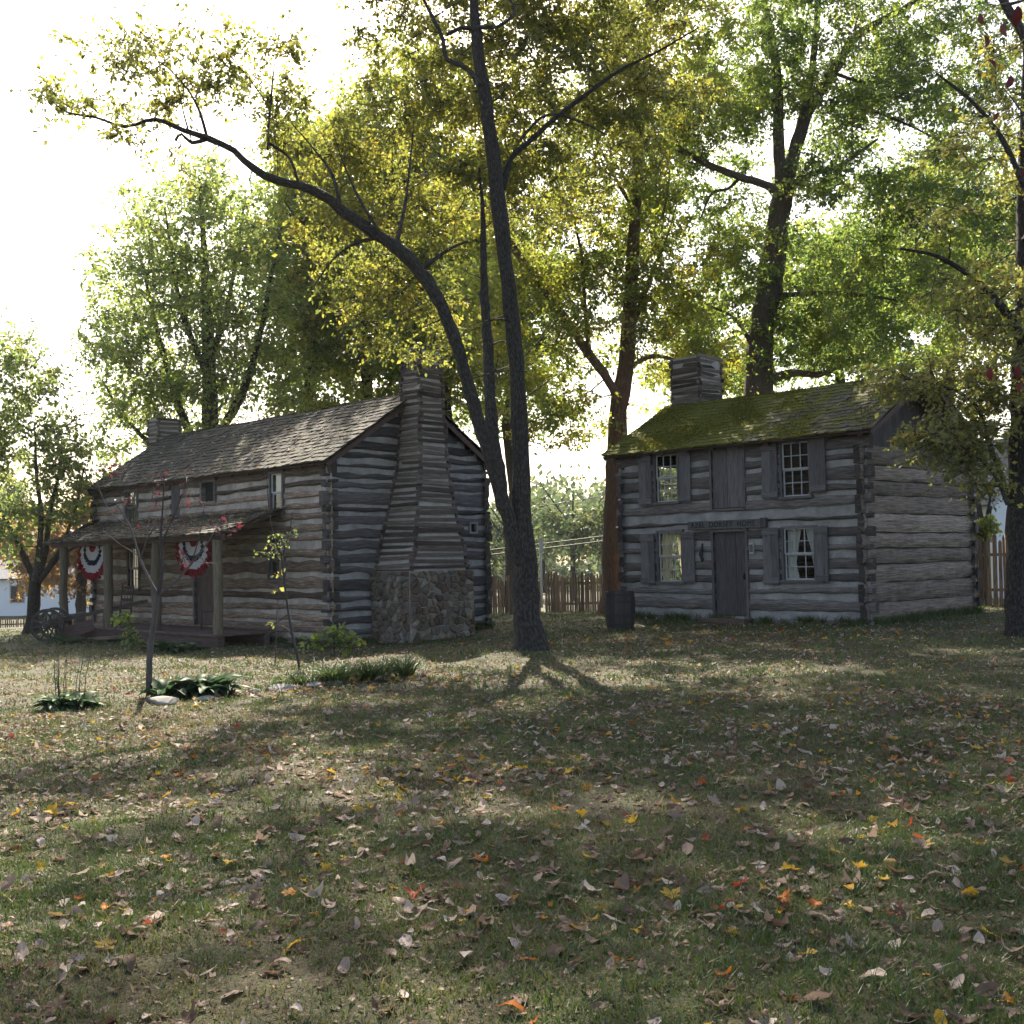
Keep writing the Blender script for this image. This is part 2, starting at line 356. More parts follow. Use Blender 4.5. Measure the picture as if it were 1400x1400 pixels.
LM = {
 'softgreen': leafmat('leaf_softgreen', [(0, (.045, .065, .02)), (.5, (.085, .112, .028)), (.85, (.15, .165, .038)), (1, (.24, .2, .045))], trans=.68, boost=4.0),
 'fargreen': leafmat('leaf_far', [(0, (.03, .05, .022)), (.5, (.055, .08, .03)), (.85, (.1, .115, .035)), (1, (.16, .14, .04))], trans=.4, boost=2.4),
 'moss': leafmat('moss_tuft', [(0, (.055, .062, .011)), (.5, (.13, .135, .022)), (1, (.25, .23, .042))], trans=.3, boost=1.6, gloss=.01),
 'olive': leafmat('leaf_olive', [(0, (.05, .062, .014)), (.4, (.088, .1, .018)), (.78, (.14, .135, .022)), (1, (.25, .19, .028))]),
 'yellowgreen': leafmat('leaf_yellowgreen', [(0, (.05, .075, .014)), (.45, (.1, .125, .018)), (.8, (.18, .17, .022)), (1, (.28, .21, .025))], boost=3.3),
 'green': leafmat('leaf_green', [(0, (.035, .06, .015)), (.5, (.07, .105, .02)), (.85, (.13, .15, .025)), (1, (.2, .17, .03))], boost=3.5),
 'midgreen': leafmat('leaf_midgreen', [(0, (.04, .058, .02)), (.5, (.075, .1, .027)), (.85, (.135, .15, .035)), (1, (.22, .19, .04))], trans=.64, boost=3.4),
 'orange': leafmat('leaf_orange', [(0, (.14, .08, .035)), (.5, (.2, .13, .055)), (1, (.26, .2, .08))], boost=2.0),
 'dun': leafmat('leaf_dun', [(0, (.055, .066, .02)), (.5, (.1, .108, .026)), (.85, (.16, .145, .03)), (1, (.27, .19, .03))], trans=.6),
 'red': leafmat('leaf_red', [(0, (.045, .011, .014)), (.5, (.1, .016, .02)), (1, (.06, .028, .03))], trans=.15, boost=1.3, gloss=.02),
 'sapred': leafmat('leaf_dull_red', [(0, (.05, .012, .018)), (.5, (.1, .016, .022)), (1, (.12, .035, .04))], trans=.35, boost=1.6),
 'hosta': leafmat('leaf_hosta', [(0, (.022, .045, .022)), (.6, (.038, .07, .03)), (1, (.09, .12, .06))], trans=.2, gloss=.02),
 'blade': leafmat('leaf_blade', [(0, (.03, .055, .018)), (.6, (.05, .08, .022)), (1, (.09, .12, .036))], trans=.28, boost=2.2),
 'grass': leafmat('grass_blade', [(0, (.038, .066, .015)), (.45, (.066, .098, .022)), (.7, (.11, .108, .035)), (1, (.22, .17, .085))], trans=.35, boost=1.6),
 'litter': leafmat('fallen_leaf', [(0, (.08, .05, .036)), (.24, (.14, .09, .06)), (.5, (.28, .21, .165)), (.63, (.47, .39, .34)), (.68, (.22, .15, .09)), (.76, (.3, .2, .035)), (.84, (.5, .31, .03)), (.91, (.42, .15, .02)), (.96, (.28, .05, .03)), (1, (.12, .14, .04))], trans=.3, boost=1.3, gloss=.015),
}
BARK = {
 'reddish': wood('bark_reddish', ((.075, .042, .026), (.17, .1, .062), (.27, .18, .12)), scale=(2, 18, 1), bs=1.0, stain_amt=.3, bd=.06),
 'dark': wood('bark_dark', ((.013, .011, .01), (.052, .044, .039), (.15, .135, .122)), scale=(5, 17, 1), bs=1.0, stain_amt=.35, bd=.06),
 'brown': wood('bark_brown', ((.045, .034, .028), (.105, .08, .064), (.18, .145, .12)), scale=(2, 18, 1), bs=1.0, stain_amt=.3, bd=.06),
 'twig': wood('bark_twig', ((.03, .026, .026), (.07, .06, .058), (.12, .105, .1)), scale=(3, 20, 1), bs=.3, stain_amt=.2),
}

def mk_ground():
    m, n, b = mat('lawn'); tc = node(n, 'ShaderNodeTexCoord'); o = tc.outputs['Object']
    a = noise(n, o, .35, 5, .6); c = noise(n, o, 2.3, 6, .65); d = noise(n, o, 38, 4, .7)
    r = ramp(n, [(.3, (.06, .043, .028)), (.44, (.056, .05, .026)), (.56, (.045, .058, .018)), (.75, (.06, .08, .022))])
    n.links.new(math_(n, 'ADD', math_(n, 'MULTIPLY', a.outputs[0], .45), math_(n, 'MULTIPLY', c.outputs[0], .55)), r.inputs[0])
    r2 = ramp(n, [(.3, (.25, .2, .17)), (.5, (.85, .76, .66)), (.7, (1.55, 1.4, 1.15))]); n.links.new(d.outputs[0], r2.inputs[0])
    n.links.new(mixc(n, 1.0, r.outputs[0], r2.outputs[0], 'MULTIPLY'), b.inputs['Base Color'])
    h = math_(n, 'ADD', c.outputs[0], math_(n, 'MULTIPLY', d.outputs[0], .5)); bump(n, b, h, .8, .05)
    return m
M['lawn'] = mk_ground()

# ------------------------------------------------------------------ ground
def axis(lo, hi, first, grow):
    v = [0.0]; s = first
    while v[-1] < hi: v.append(v[-1]+s); s *= grow
    u = [0.0]; s = first
    while u[-1] > lo: u.append(u[-1]-s); s *= grow
    return np.array(u[::-1][:-1]+v)
gx = axis(-400, 400, .12, 1.035); gy = axis(-40, 700, .1, 1.022)+5
GX, GY = np.meshgrid(gx, gy)
rg = np.random.default_rng(3)
def lumps(x, y): return .02*np.sin(x*2.1+1.3*np.sin(y*1.3))+.018*np.sin(y*2.7+x*.9+2)+.012*np.sin(x*5.3-y*4.1)
GZ = gz(GX, GY)+lumps(GX, GY)+rg.normal(0, .006, GX.shape)
i, j = np.meshgrid(np.arange(len(gy)-1), np.arange(len(gx)-1), indexing='ij'); nx = len(gx)
Qg = np.stack([i*nx+j, i*nx+j+1, (i+1)*nx+j+1, (i+1)*nx+j], -1).reshape(-1, 4)
lawn = link('ground', mesh_np('ground', np.stack([GX, GY, GZ], -1), Qg, mats=[M['lawn']], smooth=True)); tag(lawn, 'leaf strewn lawn sloping gently down to the left', 'lawn', kind='structure')

# ------------------------------------------------------------------ log building kit
def rects(ua, ub, za, zb, ops):
    """what is left of the rectangle after the openings are cut out"""
    br = sorted({ua, ub, *[q for o in ops for q in o[:2] if ua < q < ub]})
    out = []
    for a, b in zip(br, br[1:]):
        mid = (a+b)/2; zs = [(za, zb)]
        for o in ops:
            if o[0] <= mid <= o[1]:
                nz = []
                for c, d in zs:
                    if o[3] <= c or o[2] >= d: nz.append((c, d)); continue
                    if o[2]-c > .03: nz.append((c, o[2]))
                    if d-o[3] > .03: nz.append((o[3], d))
                zs = nz
        for z in zs:
            for q in out:
                if abs(q[1]-a) < 1e-6 and q[2:] == z: q_ = q; out.remove(q); out.append((q[0], b)+z); break
            else: out.append((a, b)+z)
    return out

def log_wall(mb, O, U, N, zs, lim, ops=(), gap=.08, depth=.15, seed=0, rag=1.0, chink_in=.045, step=.22, noise_w=.012, mats=(0, 1, 2)):
    O, U, N = (np.array(q, float) for q in (O, U, N)); Z = np.array([0, 0, 1.0]); g = random.Random(seed)
    X = np.cross(U, Z)@N < 0            # winding
    def pt(u, w, z): return O+U*u+N*w+Z*z
    for k in range(len(zs)-1):
        zl, zh = zs[k]+gap*.5*g.uniform(.25, 1.75), zs[k+1]-gap*.5*g.uniform(.25, 1.75); h = zh-zl
        ua, ub = lim((zl+zh)/2)
        if ub-ua < .1: continue
        ph = [(g.choice((g.uniform(.3, 1.2), g.uniform(1.5, 4), g.uniform(4, 8))), g.uniform(0, 6.3), g.uniform(.3, .8)) for _ in range(8)]; tilt = g.uniform(-.006, .006)
        def wave(u, a): return rag*.014*sum(q[2]*math.sin(q[0]*u+q[1]) for q in ph[a:a+4])/1.4+tilt*(u-(ua+ub)/2)
        r = g.random(); r = min(1, max(0, .5+(r-.5)*1.25)); off = g.random()*60; ua -= g.uniform(-.03, .07); ub += g.uniform(-.03, .07); bul = g.uniform(.004, .03); wo = g.uniform(-.012, .012)
        for (a, b, c, d) in rects(ua, ub, zl, zh, ops):
            n = max(2, int((b-a)/step)+1); us = np.linspace(a, b, n); rings = []
            cut_lo, cut_hi = c > zl+1e-6, d < zh-1e-6
            for u in us:
                lo = c if cut_lo else zl+wave(u, 0); hi = d if cut_hi else zh+wave(u, 4)
                if hi-lo < .02: hi = lo+.02
                hh = hi-lo; jw = [wo+g.uniform(-noise_w, noise_w)*.5 for _ in range(4)]
                rings.append([(-depth, lo), (-.02+jw[0], lo), (bul*.5+jw[1], lo+hh*.22), (bul+jw[2], lo+hh*.62), (-.014+jw[3], hi), (-depth, hi)])
            P = [[pt(u, w, z) for w, z in rg_] for u, rg_ in zip(us, rings)]
            vv = [0, .05, .05+h*.2, .05+h*.6, .05+h, .1+h]
            for i in range(n-1):
                for j in range(5):
                    q = [P[i][j], P[i+1][j], P[i+1][j+1], P[i][j+1]]; uv = [(us[i]+off, vv[j]+off*.37), (us[i+1]+off, vv[j]+off*.37), (us[i+1]+off, vv[j+1]+off*.37), (us[i]+off, vv[j+1]+off*.37)]
                    if X: q, uv = q[::-1], uv[::-1]
                    mb.face(q, mats[0], uv, r, j in (2,))
            for e, rv in ((0, False), (n-1, True)):
                q = P[e][::-1] if rv != X else P[e]; mb.face(q, mats[2], [(off+.03*i, off+.05*i) for i in range(6)], r)
        # chinking strip at the top of this log
        if k < len(zs)-2:
            zm = zs[k+1]; l0, l1 = lim(zm); l0, l1 = max(l0, min(ua, l0)), l1
            for (a, b, c, d) in rects(l0+.05, l1-.05, zm-gap*.9-.03, zm+gap*.9+.03, ops):
                n = max(2, int((b-a)/.4)+1); us = np.linspace(a, b, n)
                for i in range(n-1):
                    w0, w1 = -chink_in+.006*math.sin(us[i]*5+k), -chink_in+.006*math.sin(us[i+1]*5+k)
                    q = [pt(us[i], w0, c), pt(us[i+1], w1, c), pt(us[i+1], w1-.012, d), pt(us[i], w0-.012, d)]
                    mb.face(q[::-1] if X else q, mats[1], None, g.random())

def shake_roof(mb, P0, A, S, width, slen, expo, seed, wr=(.09, .2), m=0, lift=.02, sag=.03, rag=.02):
    """split shakes laid in courses; P0 eave corner, A along the eave, S up the slope"""
    g = random.Random(seed); P0, A, S = (np.array(q, float) for q in (P0, A, S)); Nn = np.cross(A, S); Nn /= np.linalg.norm(Nn)
    if Nn[2] < 0: Nn = -Nn
    rows = int(slen/expo)+1
    for j in range(rows):
        x = -g.uniform(0, .06)
        while x < width:
            wd = g.uniform(*wr); x1 = min(x+wd, width+.02); s0 = j*expo-.03+g.uniform(-rag, rag); s1 = min(s0+expo*1.8, slen+.02)
            if s1-s0 < .08: x = x1; continue
            t = lift*g.uniform(.7, 1.7); tw = g.uniform(-.007, .007); r = g.random(); off = g.random()*40
            def p(a, s, h):
                return P0+A*a+S*s+Nn*(h-sag*math.sin(math.pi*min(1, max(0, a/width)))*(.35+.65*s/slen)+.012*math.sin(a*1.9+s))
            e = .004
            q = [p(x+e, s0, t+.016+tw), p(x1-e, s0, t+.016-tw), p(x1-e, s1, .012), p(x+e, s1, .012)]
            b = [p(x+e, s0, .0), p(x1-e, s0, .0), p(x1-e, s1, .0), p(x+e, s1, .0)]
            L = s1-s0; W_ = x1-x
            uv = [(off, 0), (off, W_), (off+L, W_), (off+L, 0)]
            fs = [(q, uv), ([b[0], b[1], q[1], q[0]], [(off, 0), (off, W_), (off+.03, W_), (off+.03, 0)]), ([b[1], b[2], q[2], q[1]], [(off, 0), (off+L, 0), (off+L, .03), (off, .03)]), ([b[3], b[0], q[0], q[3]], [(off, 0), (off+L, 0), (off+L, .03), (off, .03)])]
            for f, u in fs: mb.face(f, m, u, r)
            x = x1

def crib(mb, z0, z1, prof, pitch, seed, st=.075, mats=(0, 1), jk=1.3):
    """sticks laid log-cabin fashion with mud between; prof(z) -> x0, x1, y0, y1"""
    g = random.Random(seed); z = z0; k = 0
    while z < z1:
        x0, x1, y0, y1 = prof(z); j = lambda: g.uniform(-.018, .018)*jk
        for y in (y0, y1):
            zz = z+pitch*.25+j()*.5; mb.box(((x0+x1)/2+j(), y+j()*.5, zz), ((x1-x0)/2+.035+abs(j()), j()*.5, j()*.6), (0, .024, 0), (0, 0, st*.5*g.uniform(.8, 1.2)), mats[0], jit=.006)
        for x in (x0, x1):
            zz = z+pitch*.75+j()*.5; mb.box((x+j()*.5, (y0+y1)/2+j(), zz), (j()*.5, (y1-y0)/2+.035+abs(j()), j()*.6), (.024, 0, 0), (0, 0, st*.5*g.uniform(.8, 1.2)), mats[0], jit=.006)
        a = prof(z+pitch)
        i = .0
        lo = [(x0+i, y0+i, z), (x1-i, y0+i, z), (x1-i, y1-i, z), (x0+i, y1-i, z)]; hi = [(a[0]+i, a[2]+i, z+pitch), (a[1]-i, a[2]+i, z+pitch), (a[1]-i, a[3]-i, z+pitch), (a[0]+i, a[3]-i, z+pitch)]
        for q in range(4): mb.face([lo[q], lo[(q+1) % 4], hi[(q+1) % 4], hi[q]], mats[1], None, g.random())
        z += pitch; k += 1
    x0, x1, y0, y1 = prof(z)
    mb.face([(x0+.02, y0+.02, z-.05), (x1-.02, y0+.02, z-.05), (x1-.02, y1-.02, z-.05), (x0+.02, y1-.02, z-.05)], mats[1], None, .1)

def stones(mb, O, U, N, width, zs0, zs1, seed, m=0, mm=1):
    """random rubble: bulging stones in the cells of scattered points"""
    g = random.Random(seed); O, U, N = (np.array(q, float) for q in (O, U, N)); Z = np.array([0, 0, 1.0]); X = np.cross(U, Z)@N < 0
    def pt(u, w, z): return O+U*u+N*w+Z*z
    pts = []; z = zs0; row = 0
    while z < zs1:
        u = g.uniform(0, .2)
        while u < width:
            pts.append((u, z+g.uniform(.02, .16), g.uniform(.8, 1.5))); u += g.uniform(.1, .28)
        z += .145
    for (a, b, _) in pts:
        poly = [(0, zs0), (width, zs0), (width, zs1), (0, zs1)]
        for (c, d, _) in pts:
            if (c, d) == (a, b) or abs(c-a) > .8 or abs(d-b) > .7: continue
            nx_, nz_ = c-a, (d-b)*1.0; mx_, mz_ = (a+c)/2, (b+d)/2; out = []
            for i in range(len(poly)):
                p, q = poly[i], poly[(i+1) % len(poly)]; dp = (p[0]-mx_)*nx_+(p[1]-mz_)*nz_; dq = (q[0]-mx_)*nx_+(q[1]-mz_)*nz_
                if dp <= 0: out.append(p)
                if (dp < 0) != (dq < 0) and dp != dq: t = dp/(dp-dq); out.append((p[0]+(q[0]-p[0])*t, p[1]+(q[1]-p[1])*t))
            poly = out
            if len(poly) < 3: break
        if len(poly) < 3: continue
        cx = sum(p[0] for p in poly)/len(poly); cz = sum(p[1] for p in poly)/len(poly); d = g.uniform(.025, .075); r = g.random(); n = len(poly)
        def ring(f, w): return [pt(cx+(p[0]-cx)*f, w+g.uniform(-.004, .004), cz+(p[1]-cz)*f) for p in poly]
        R = [ring(.95, -.03), ring(.88, d*.45), ring(.74, d*.8), ring(.45, d)]
        for A_, B_ in zip(R, R[1:]):
            for i in range(n):
                q = [A_[i], A_[(i+1) % n], B_[(i+1) % n], B_[i]]; mb.face(q[::-1] if X else q, m, None, r, True)
        mb.face(R[3][::-1] if X else R[3], m, None, r, True)
    q = [pt(0, 0, zs0), pt(width, 0, zs0), pt(width, 0, zs1), pt(0, 0, zs1)]; mb.face(q[::-1] if X else q, mm, None, .3)

class Plane:
    """boxes laid on a wall: u along it, w out of it, z up"""
    def __init__(s, O, U, N): s.O, s.U, s.N = (np.array(q, float) for q in (O, U, N))
    def pt(s, u, w, z): return s.O+s.U*u+s.N*w+np.array([0, 0, 1.0])*z
    def box(s, mb, u0, u1, w0, w1, z0, z1, grain='u', m=0, r=None, jit=0, lean=0):
        c = s.pt((u0+u1)/2, (w0+w1)/2, (z0+z1)/2); a, b, d = s.U*(u1-u0)/2, s.N*(w1-w0)/2, np.array([0, 0, (z1-z0)/2])+s.U*lean
        if grain == 'u': mb.box(c, a, b, d, m, r, jit)
        else: mb.box(c, d, a, b, m, r, jit)

def curtain_mesh(pl, u0, u1, z0, z1, tie, w):
    """a gathered curtain; tie(z) -> fraction of the width it fills from u0"""
    nu, nz = 22, 14; V = []; Q = []
    for i in range(nz):
        z = z0+(z1-z0)*i/(nz-1); f = tie(i/(nz-1))
        for j in range(nu):
            t = j/(nu-1); V.append(pl.pt(u0+(u1-u0)*f*t, w+.014*math.sin(t*26+.6*math.sin(i*.4))+.006*math.sin(t*11+i), z))
    for i in range(nz-1):
        for j in range(nu-1): Q.append((i*nu+j, i*nu+j+1, (i+1)*nu+j+1, (i+1)*nu+j))
    return mesh_np('curtain', np.array(V), np.array(Q), smooth=True)

def window(parent, pl, u0, u1, z0, z1, cols=3, rows=(2, 2), frame_m='board', curtains=(), cm='curtain', sill=True, label=None, fw=.055, sashm='sash'):
    f = MB(11); B = lambda *a, **k: pl.box(f, *a, **k)
    B(u0-fw, u0, -.13, .028, z0-.0, z1, 'z'); B(u1, u1+fw, -.13, .028, z0-.0, z1, 'z'); B(u0-fw-.01, u1+fw+.01, -.131, .032, z1, z1+fw)
    wo = f.build('window', M[frame_m], parent)
    if label: wo['label'] = label
    if sill:
        s = MB(12); pl.box(s, u0-fw-.03, u1+fw+.03, -.12, .07, z0-.06, z0); s.build('sill', M[frame_m], wo)
    s = MB(13); n = len(rows); zh = (z1-z0)/n
    for k, rr in enumerate(rows):
        a, b = z0+k*zh, z0+(k+1)*zh; w0 = -.075+.03*k-.03*(n == 1)      # the upper sash sits outside the lower one
        st = .032
        pl.box(s, u0, u0+st, w0, w0+.028, a, b, 'z'); pl.box(s, u1-st, u1, w0, w0+.028, a, b, 'z')
        pl.box(s, u0+st, u1-st, w0+.001, w0+.027, a, a+st); pl.box(s, u0+st, u1-st, w0+.001, w0+.027, b-st, b)
        for c in range(1, cols):
            u = u0+(u1-u0)*c/cols; pl.box(s, u-.009, u+.009, w0+.003, w0+.025, a+st, b-st, 'z')
        for c in range(1, rr):
            z = a+(b-a)*c/rr
            for d in range(cols):
                ua = u0+st if d == 0 else u0+(u1-u0)*d/cols+.009; ub = u1-st if d == cols-1 else u0+(u1-u0)*(d+1)/cols-.009
                pl.box(s, ua, ub, w0+.003, w0+.025, z-.009, z+.009)
    s.build('sash', M[sashm], wo)
    g = MB(14); q = [pl.pt(u0, -.062, z0), pl.pt(u1, -.062, z0), pl.pt(u1, -.062, z1), pl.pt(u0, -.062, z1)]; g.face(q, 0)
    g.build('pane', M['glass'], wo)
    for (a, b, za, zb, tie) in curtains:
        me = curtain_mesh(pl, a, b, za, zb, tie, -.13); me.materials.append(M[cm]); link('curtain', me, wo)
    return wo

def shutter(parent, pl, u0, u1, z0, z1, seed, lean=0):
    s = MB(seed); um = u0+(u1-u0)*random.Random(seed).uniform(.42, .6)
    pl.box(s, u0, um-.003, .035, .06, z0, z1, 'z', lean=lean); pl.box(s, um+.003, u1, .035, .061, z0+.01, z1-.006, 'z', lean=lean)
    for z in (z0+.05, z1-.17): pl.box(s, u0-.012, u1+.012, .062, .09, z, z+.12, 'u')
    pl.box(s, u0+.02, u1-.02, .0, .034, z0+.08, z0+.13, 'u'); pl.box(s, u0+.02, u1-.02, .0, .034, z1-.15, z1-.1, 'u')
    return s.build('shutter', M['board'], parent)

def plank_door(parent, pl, u0, u1, z0, z1, n, seed, name='door', m='door', w=-.06, frame='board', handle=True):
    d = MB(seed); g = random.Random(seed); us = [u0+(u1-u0)*i/n+(g.uniform(-.03, .03) if 0 < i < n else 0) for i in range(n+1)]
    for a, b in zip(us, us[1:]): pl.box(d, a+.004, b-.004, w-.03, w+g.uniform(-.004, .006), z0+.02, z1-.01, 'z')
    pl.box(d, u0, u1, w-.06, w-.031, z0+.02, z1, 'z', r=.1)
    o = d.build(name, M[m], parent)
    f = MB(seed+1); fw = .06
    pl.box(f, u0-fw, u0, -.13, .03, z0-.02, z1, 'z'); pl.box(f, u1, u1+fw, -.13, .03, z0-.02, z1, 'z'); pl.box(f, u0-fw-.01, u1+fw+.01, -.131, .034, z1, z1+.07)
    f.build('frame', M[frame], o)
    if handle:
        h = MB(seed+2); zc = z0+(z1-z0)*.47; pl.box(h, u0+.07, u0+.1, w+.006, w+.03, zc-.07, zc+.07, 'z'); h.tube([pl.pt(u0+.085, w+.03, zc-.05), pl.pt(u0+.085, w+.07, zc-.02), pl.pt(u0+.085, w+.07, zc+.03), pl.pt(u0+.085, w+.03, zc+.06)], .009, 6)
        h.build('handle', M['iron'], o)
    return o

def rows_of(z0, z1, pitch, seed, off=0, var=.12):
    g = random.Random(seed); zs = [z0+off]
    while zs[-1] < z1-pitch*.6: zs.append(zs[-1]+pitch*g.uniform(1-var, 1+var))
    k = (z1-zs[0])/(zs[-1]-zs[0]); return [zs[0]+(z-zs[0])*k for z in zs]

# ------------------------------------------------------------------ long log house, left
L_L, L_W, L_H, L_HR, L_AP = 11.755, 4.834, 4.19, 4.30, 5.84
L_RY = L_W*.523
YL = math.radians(-45.36)
lhouse = empty('log_house', (-4.087, 26.196, -.302), YL, label='long two-storey log house with stick chimney and bunting-hung porch', cat='house')
plF = Plane((0, 0, 0), (-1, 0, 0), (0, -1, 0)); plG = Plane((0, 0, 0), (0, 1, 0), (1, 0, 0))
EXT = .11
openL = [(9.1, 9.74, 3.05, 4.0), (6.73, 7.22, 3.2, 4.02), (4.94, 5.54, 3.5, 4.0), (1.87, 2.35, 3.1, 4.02), (1.85, 2.45, 1.5, 2.45), (4.9, 5.95, .35, 2.4), (9.0, 9.6, 1.25, 2.4)]
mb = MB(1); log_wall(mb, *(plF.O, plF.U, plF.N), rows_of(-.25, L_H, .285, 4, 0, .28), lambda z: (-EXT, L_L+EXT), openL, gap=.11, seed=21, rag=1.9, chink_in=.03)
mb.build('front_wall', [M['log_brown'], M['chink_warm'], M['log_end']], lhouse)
def limG(z):
    if z < L_H-.05: return (-EXT, L_W+EXT)
    a = max(0, (z-L_H)/(L_AP-L_H)*L_RY); b = L_W-max(0, (z-L_HR)/(L_AP-L_HR)*(L_W-L_RY)); return (a+.02, b-.02)
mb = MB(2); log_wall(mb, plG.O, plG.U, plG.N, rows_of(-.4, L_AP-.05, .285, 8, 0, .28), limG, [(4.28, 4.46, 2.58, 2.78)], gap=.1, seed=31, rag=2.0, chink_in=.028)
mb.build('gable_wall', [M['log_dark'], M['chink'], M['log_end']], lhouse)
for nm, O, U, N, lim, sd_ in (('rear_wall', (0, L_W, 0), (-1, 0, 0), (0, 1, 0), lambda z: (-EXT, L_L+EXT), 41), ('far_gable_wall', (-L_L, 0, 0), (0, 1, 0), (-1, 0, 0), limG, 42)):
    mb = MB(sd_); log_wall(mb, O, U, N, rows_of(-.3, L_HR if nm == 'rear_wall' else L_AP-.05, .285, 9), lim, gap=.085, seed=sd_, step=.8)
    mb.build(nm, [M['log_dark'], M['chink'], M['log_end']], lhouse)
# small white framed vent in the gable
mb = MB(6); 
for a, b, c, d in ((4.24, 4.28, 2.54, 2.82), (4.46, 4.5, 2.54, 2.82), (4.28, 4.46, 2.54, 2.58), (4.28, 4.46, 2.78, 2.82)): plG.box(mb, a, b, -.06, .03, c, d)
plG.box(mb, 4.28, 4.46, -.1, -.06, 2.58, 2.78, m=1); mb.build('vent', [M['chink'], M['dark']], lhouse)
# roof
def roof_sides(L, W, H, HR, AP, RY, ov, gv):
    s1 = (AP-H)/RY; s2 = (AP-HR)/(W-RY)
    f0 = np.array([gv, -ov, H-s1*ov+.1]); r0 = np.array([gv, RY, AP+.1]); b0 = np.array([gv, W+ov, HR-s2*ov+.1])
    return f0, r0, b0
def gable_roof(parent, L, W, H, HR, AP, RY, ov, gv, expo, seed, m, wr=(.09, .2), rag=.02):
    f0, r0, b0 = roof_sides(L, W, H, HR, AP, RY, ov, gv); wd = L+2*gv; A = np.array([-1.0, 0, 0]); mb = MB(seed)
    for p, s in ((f0, seed+1), (b0, seed+2)):
        S = r0-p; sl = np.linalg.norm(S); S = S/sl; shake_roof(mb, p, A, S, wd, sl, expo, s, wr, rag=rag)
    ro = mb.build('roof', M[m], parent)
    dk = MB(seed+5)
    for p in (f0, b0):
        S = r0-p; Nn = np.cross(A, S); Nn /= np.linalg.norm(Nn); Nn = -Nn if Nn[2] < 0 else Nn
        dk.box((p+r0)/2+A*wd/2-Nn*.055, A*wd/2, S/2, Nn*.018, 0)
        for xx in (0.02, wd-.02):                                            # rake boards under the gable edges
            dk.box((p+r0)/2+A*xx-Nn*.112, S/2*.99, A*.015, Nn*.038, 0)
        nr = int(wd/.75)
        for q in range(nr):                                                 # rafter tails
            c = p+A*(.35+q*(wd-.7)/(nr-1)); dk.box(c+S/np.linalg.norm(S)*.28-Nn*.125, S/np.linalg.norm(S)*.24, A*.035, Nn*.05, 0)
    dk.build('roof_deck', M['porchwood'], ro)
    return ro
lroof = gable_roof(lhouse, L_L, L_W, L_H, L_HR, L_AP, L_RY, .22, .16, .2, 50, 'shake')
# stick and mud chimney on a stone base, outside the near gable
PZ = [1.6, 2.47, 3.22, 3.99, 5.02, 6.59, 7.2]
def profL(z):
    g = lambda a: float(np.interp(z, PZ, a)); return (.02, g([1.29, 1.19, 1.03, .87, .76, .6, .6]), g([1.27, 1.5, 1.74, 1.96, 2.08, 2.18, 2.18]), g([2.95, 2.87, 2.79, 2.77, 2.79, 2.84, 2.84]))
mb = MB(60); crib(mb, 1.62, 6.84, profL, .14, 61, st=.088, jk=2.1); chim = mb.build('chimney', [M['stick'], M['mud']], lhouse)
mb = MB(62); stones(mb, (0, 1.16, 0), (1, 0, 0), (0, -1, 0), 1.36, -.35, 1.66, 63); stones(mb, (1.36, 1.16, 0), (0, 1, 0), (1, 0, 0), 1.92, -.35, 1.66, 64); stones(mb, (0, 3.08, 0), (1, 0, 0), (0, 1, 0), 1.36, -.35, 1.66, 65)
mb.face([(0, 1.16, 1.66), (1.36, 1.16, 1.66), (1.36, 3.08, 1.66), (0, 3.08, 1.66)], 0, None, .4)
mb.build('stone_base', [M['stone'], M['mud']], chim)
mb = MB(66); crib(mb, 3.5, 6.4, lambda z: (-L_L-.76, -L_L-.12, 2.15, 2.85), .135, 67); mb.build('chimney', [M['stick'], M['mud']], lhouse)
# windows and doors of the long house
window(lhouse, plF, 9.1, 9.74, 3.05, 4.0, 2, (1, 1), sashm='board')
mb = MB(70)
for q in range(3): plF.box(mb, 6.75+q*.155, 6.9+q*.155, -.07, -.045+.006*q, 3.2, 4.02, 'z')
mb.build('loft_shutter', M['door'], lhouse)
mb = MB(72)
for a, b, c, d in ((4.87, 4.94, 3.5, 4.0), (5.54, 5.61, 3.5, 4.0), (4.87, 5.61, 3.44, 3.5), (4.87, 5.61, 4.0, 4.06)): plF.box(mb, a, b, -.13, .03, c, d)
plF.box(mb, 4.94, 5.54, -.12, -.1, 3.5, 4.0, m=1); mb.build('loft_opening', [M['board'], M['dark']], lhouse)
window(lhouse, plF, 1.87, 2.35, 3.1, 4.02, 1, (1, 1), curtains=[(2.33, 1.9, 3.55, 4.0, lambda t: 1.0)])
window(lhouse, plF, 1.85, 2.45, 1.5, 2.45, 2, (1, 1), sashm='board')
window(lhouse, plF, 9.0, 9.6, 1.25, 2.4, 2, (2, 2), curtains=[(9.58, 9.25, 1.3, 2.38, lambda t: .9)], cm='curtain_y')
plank_door(lhouse, plF, 4.9, 5.95, .35, 2.4, 4, 71, m='porchwood')
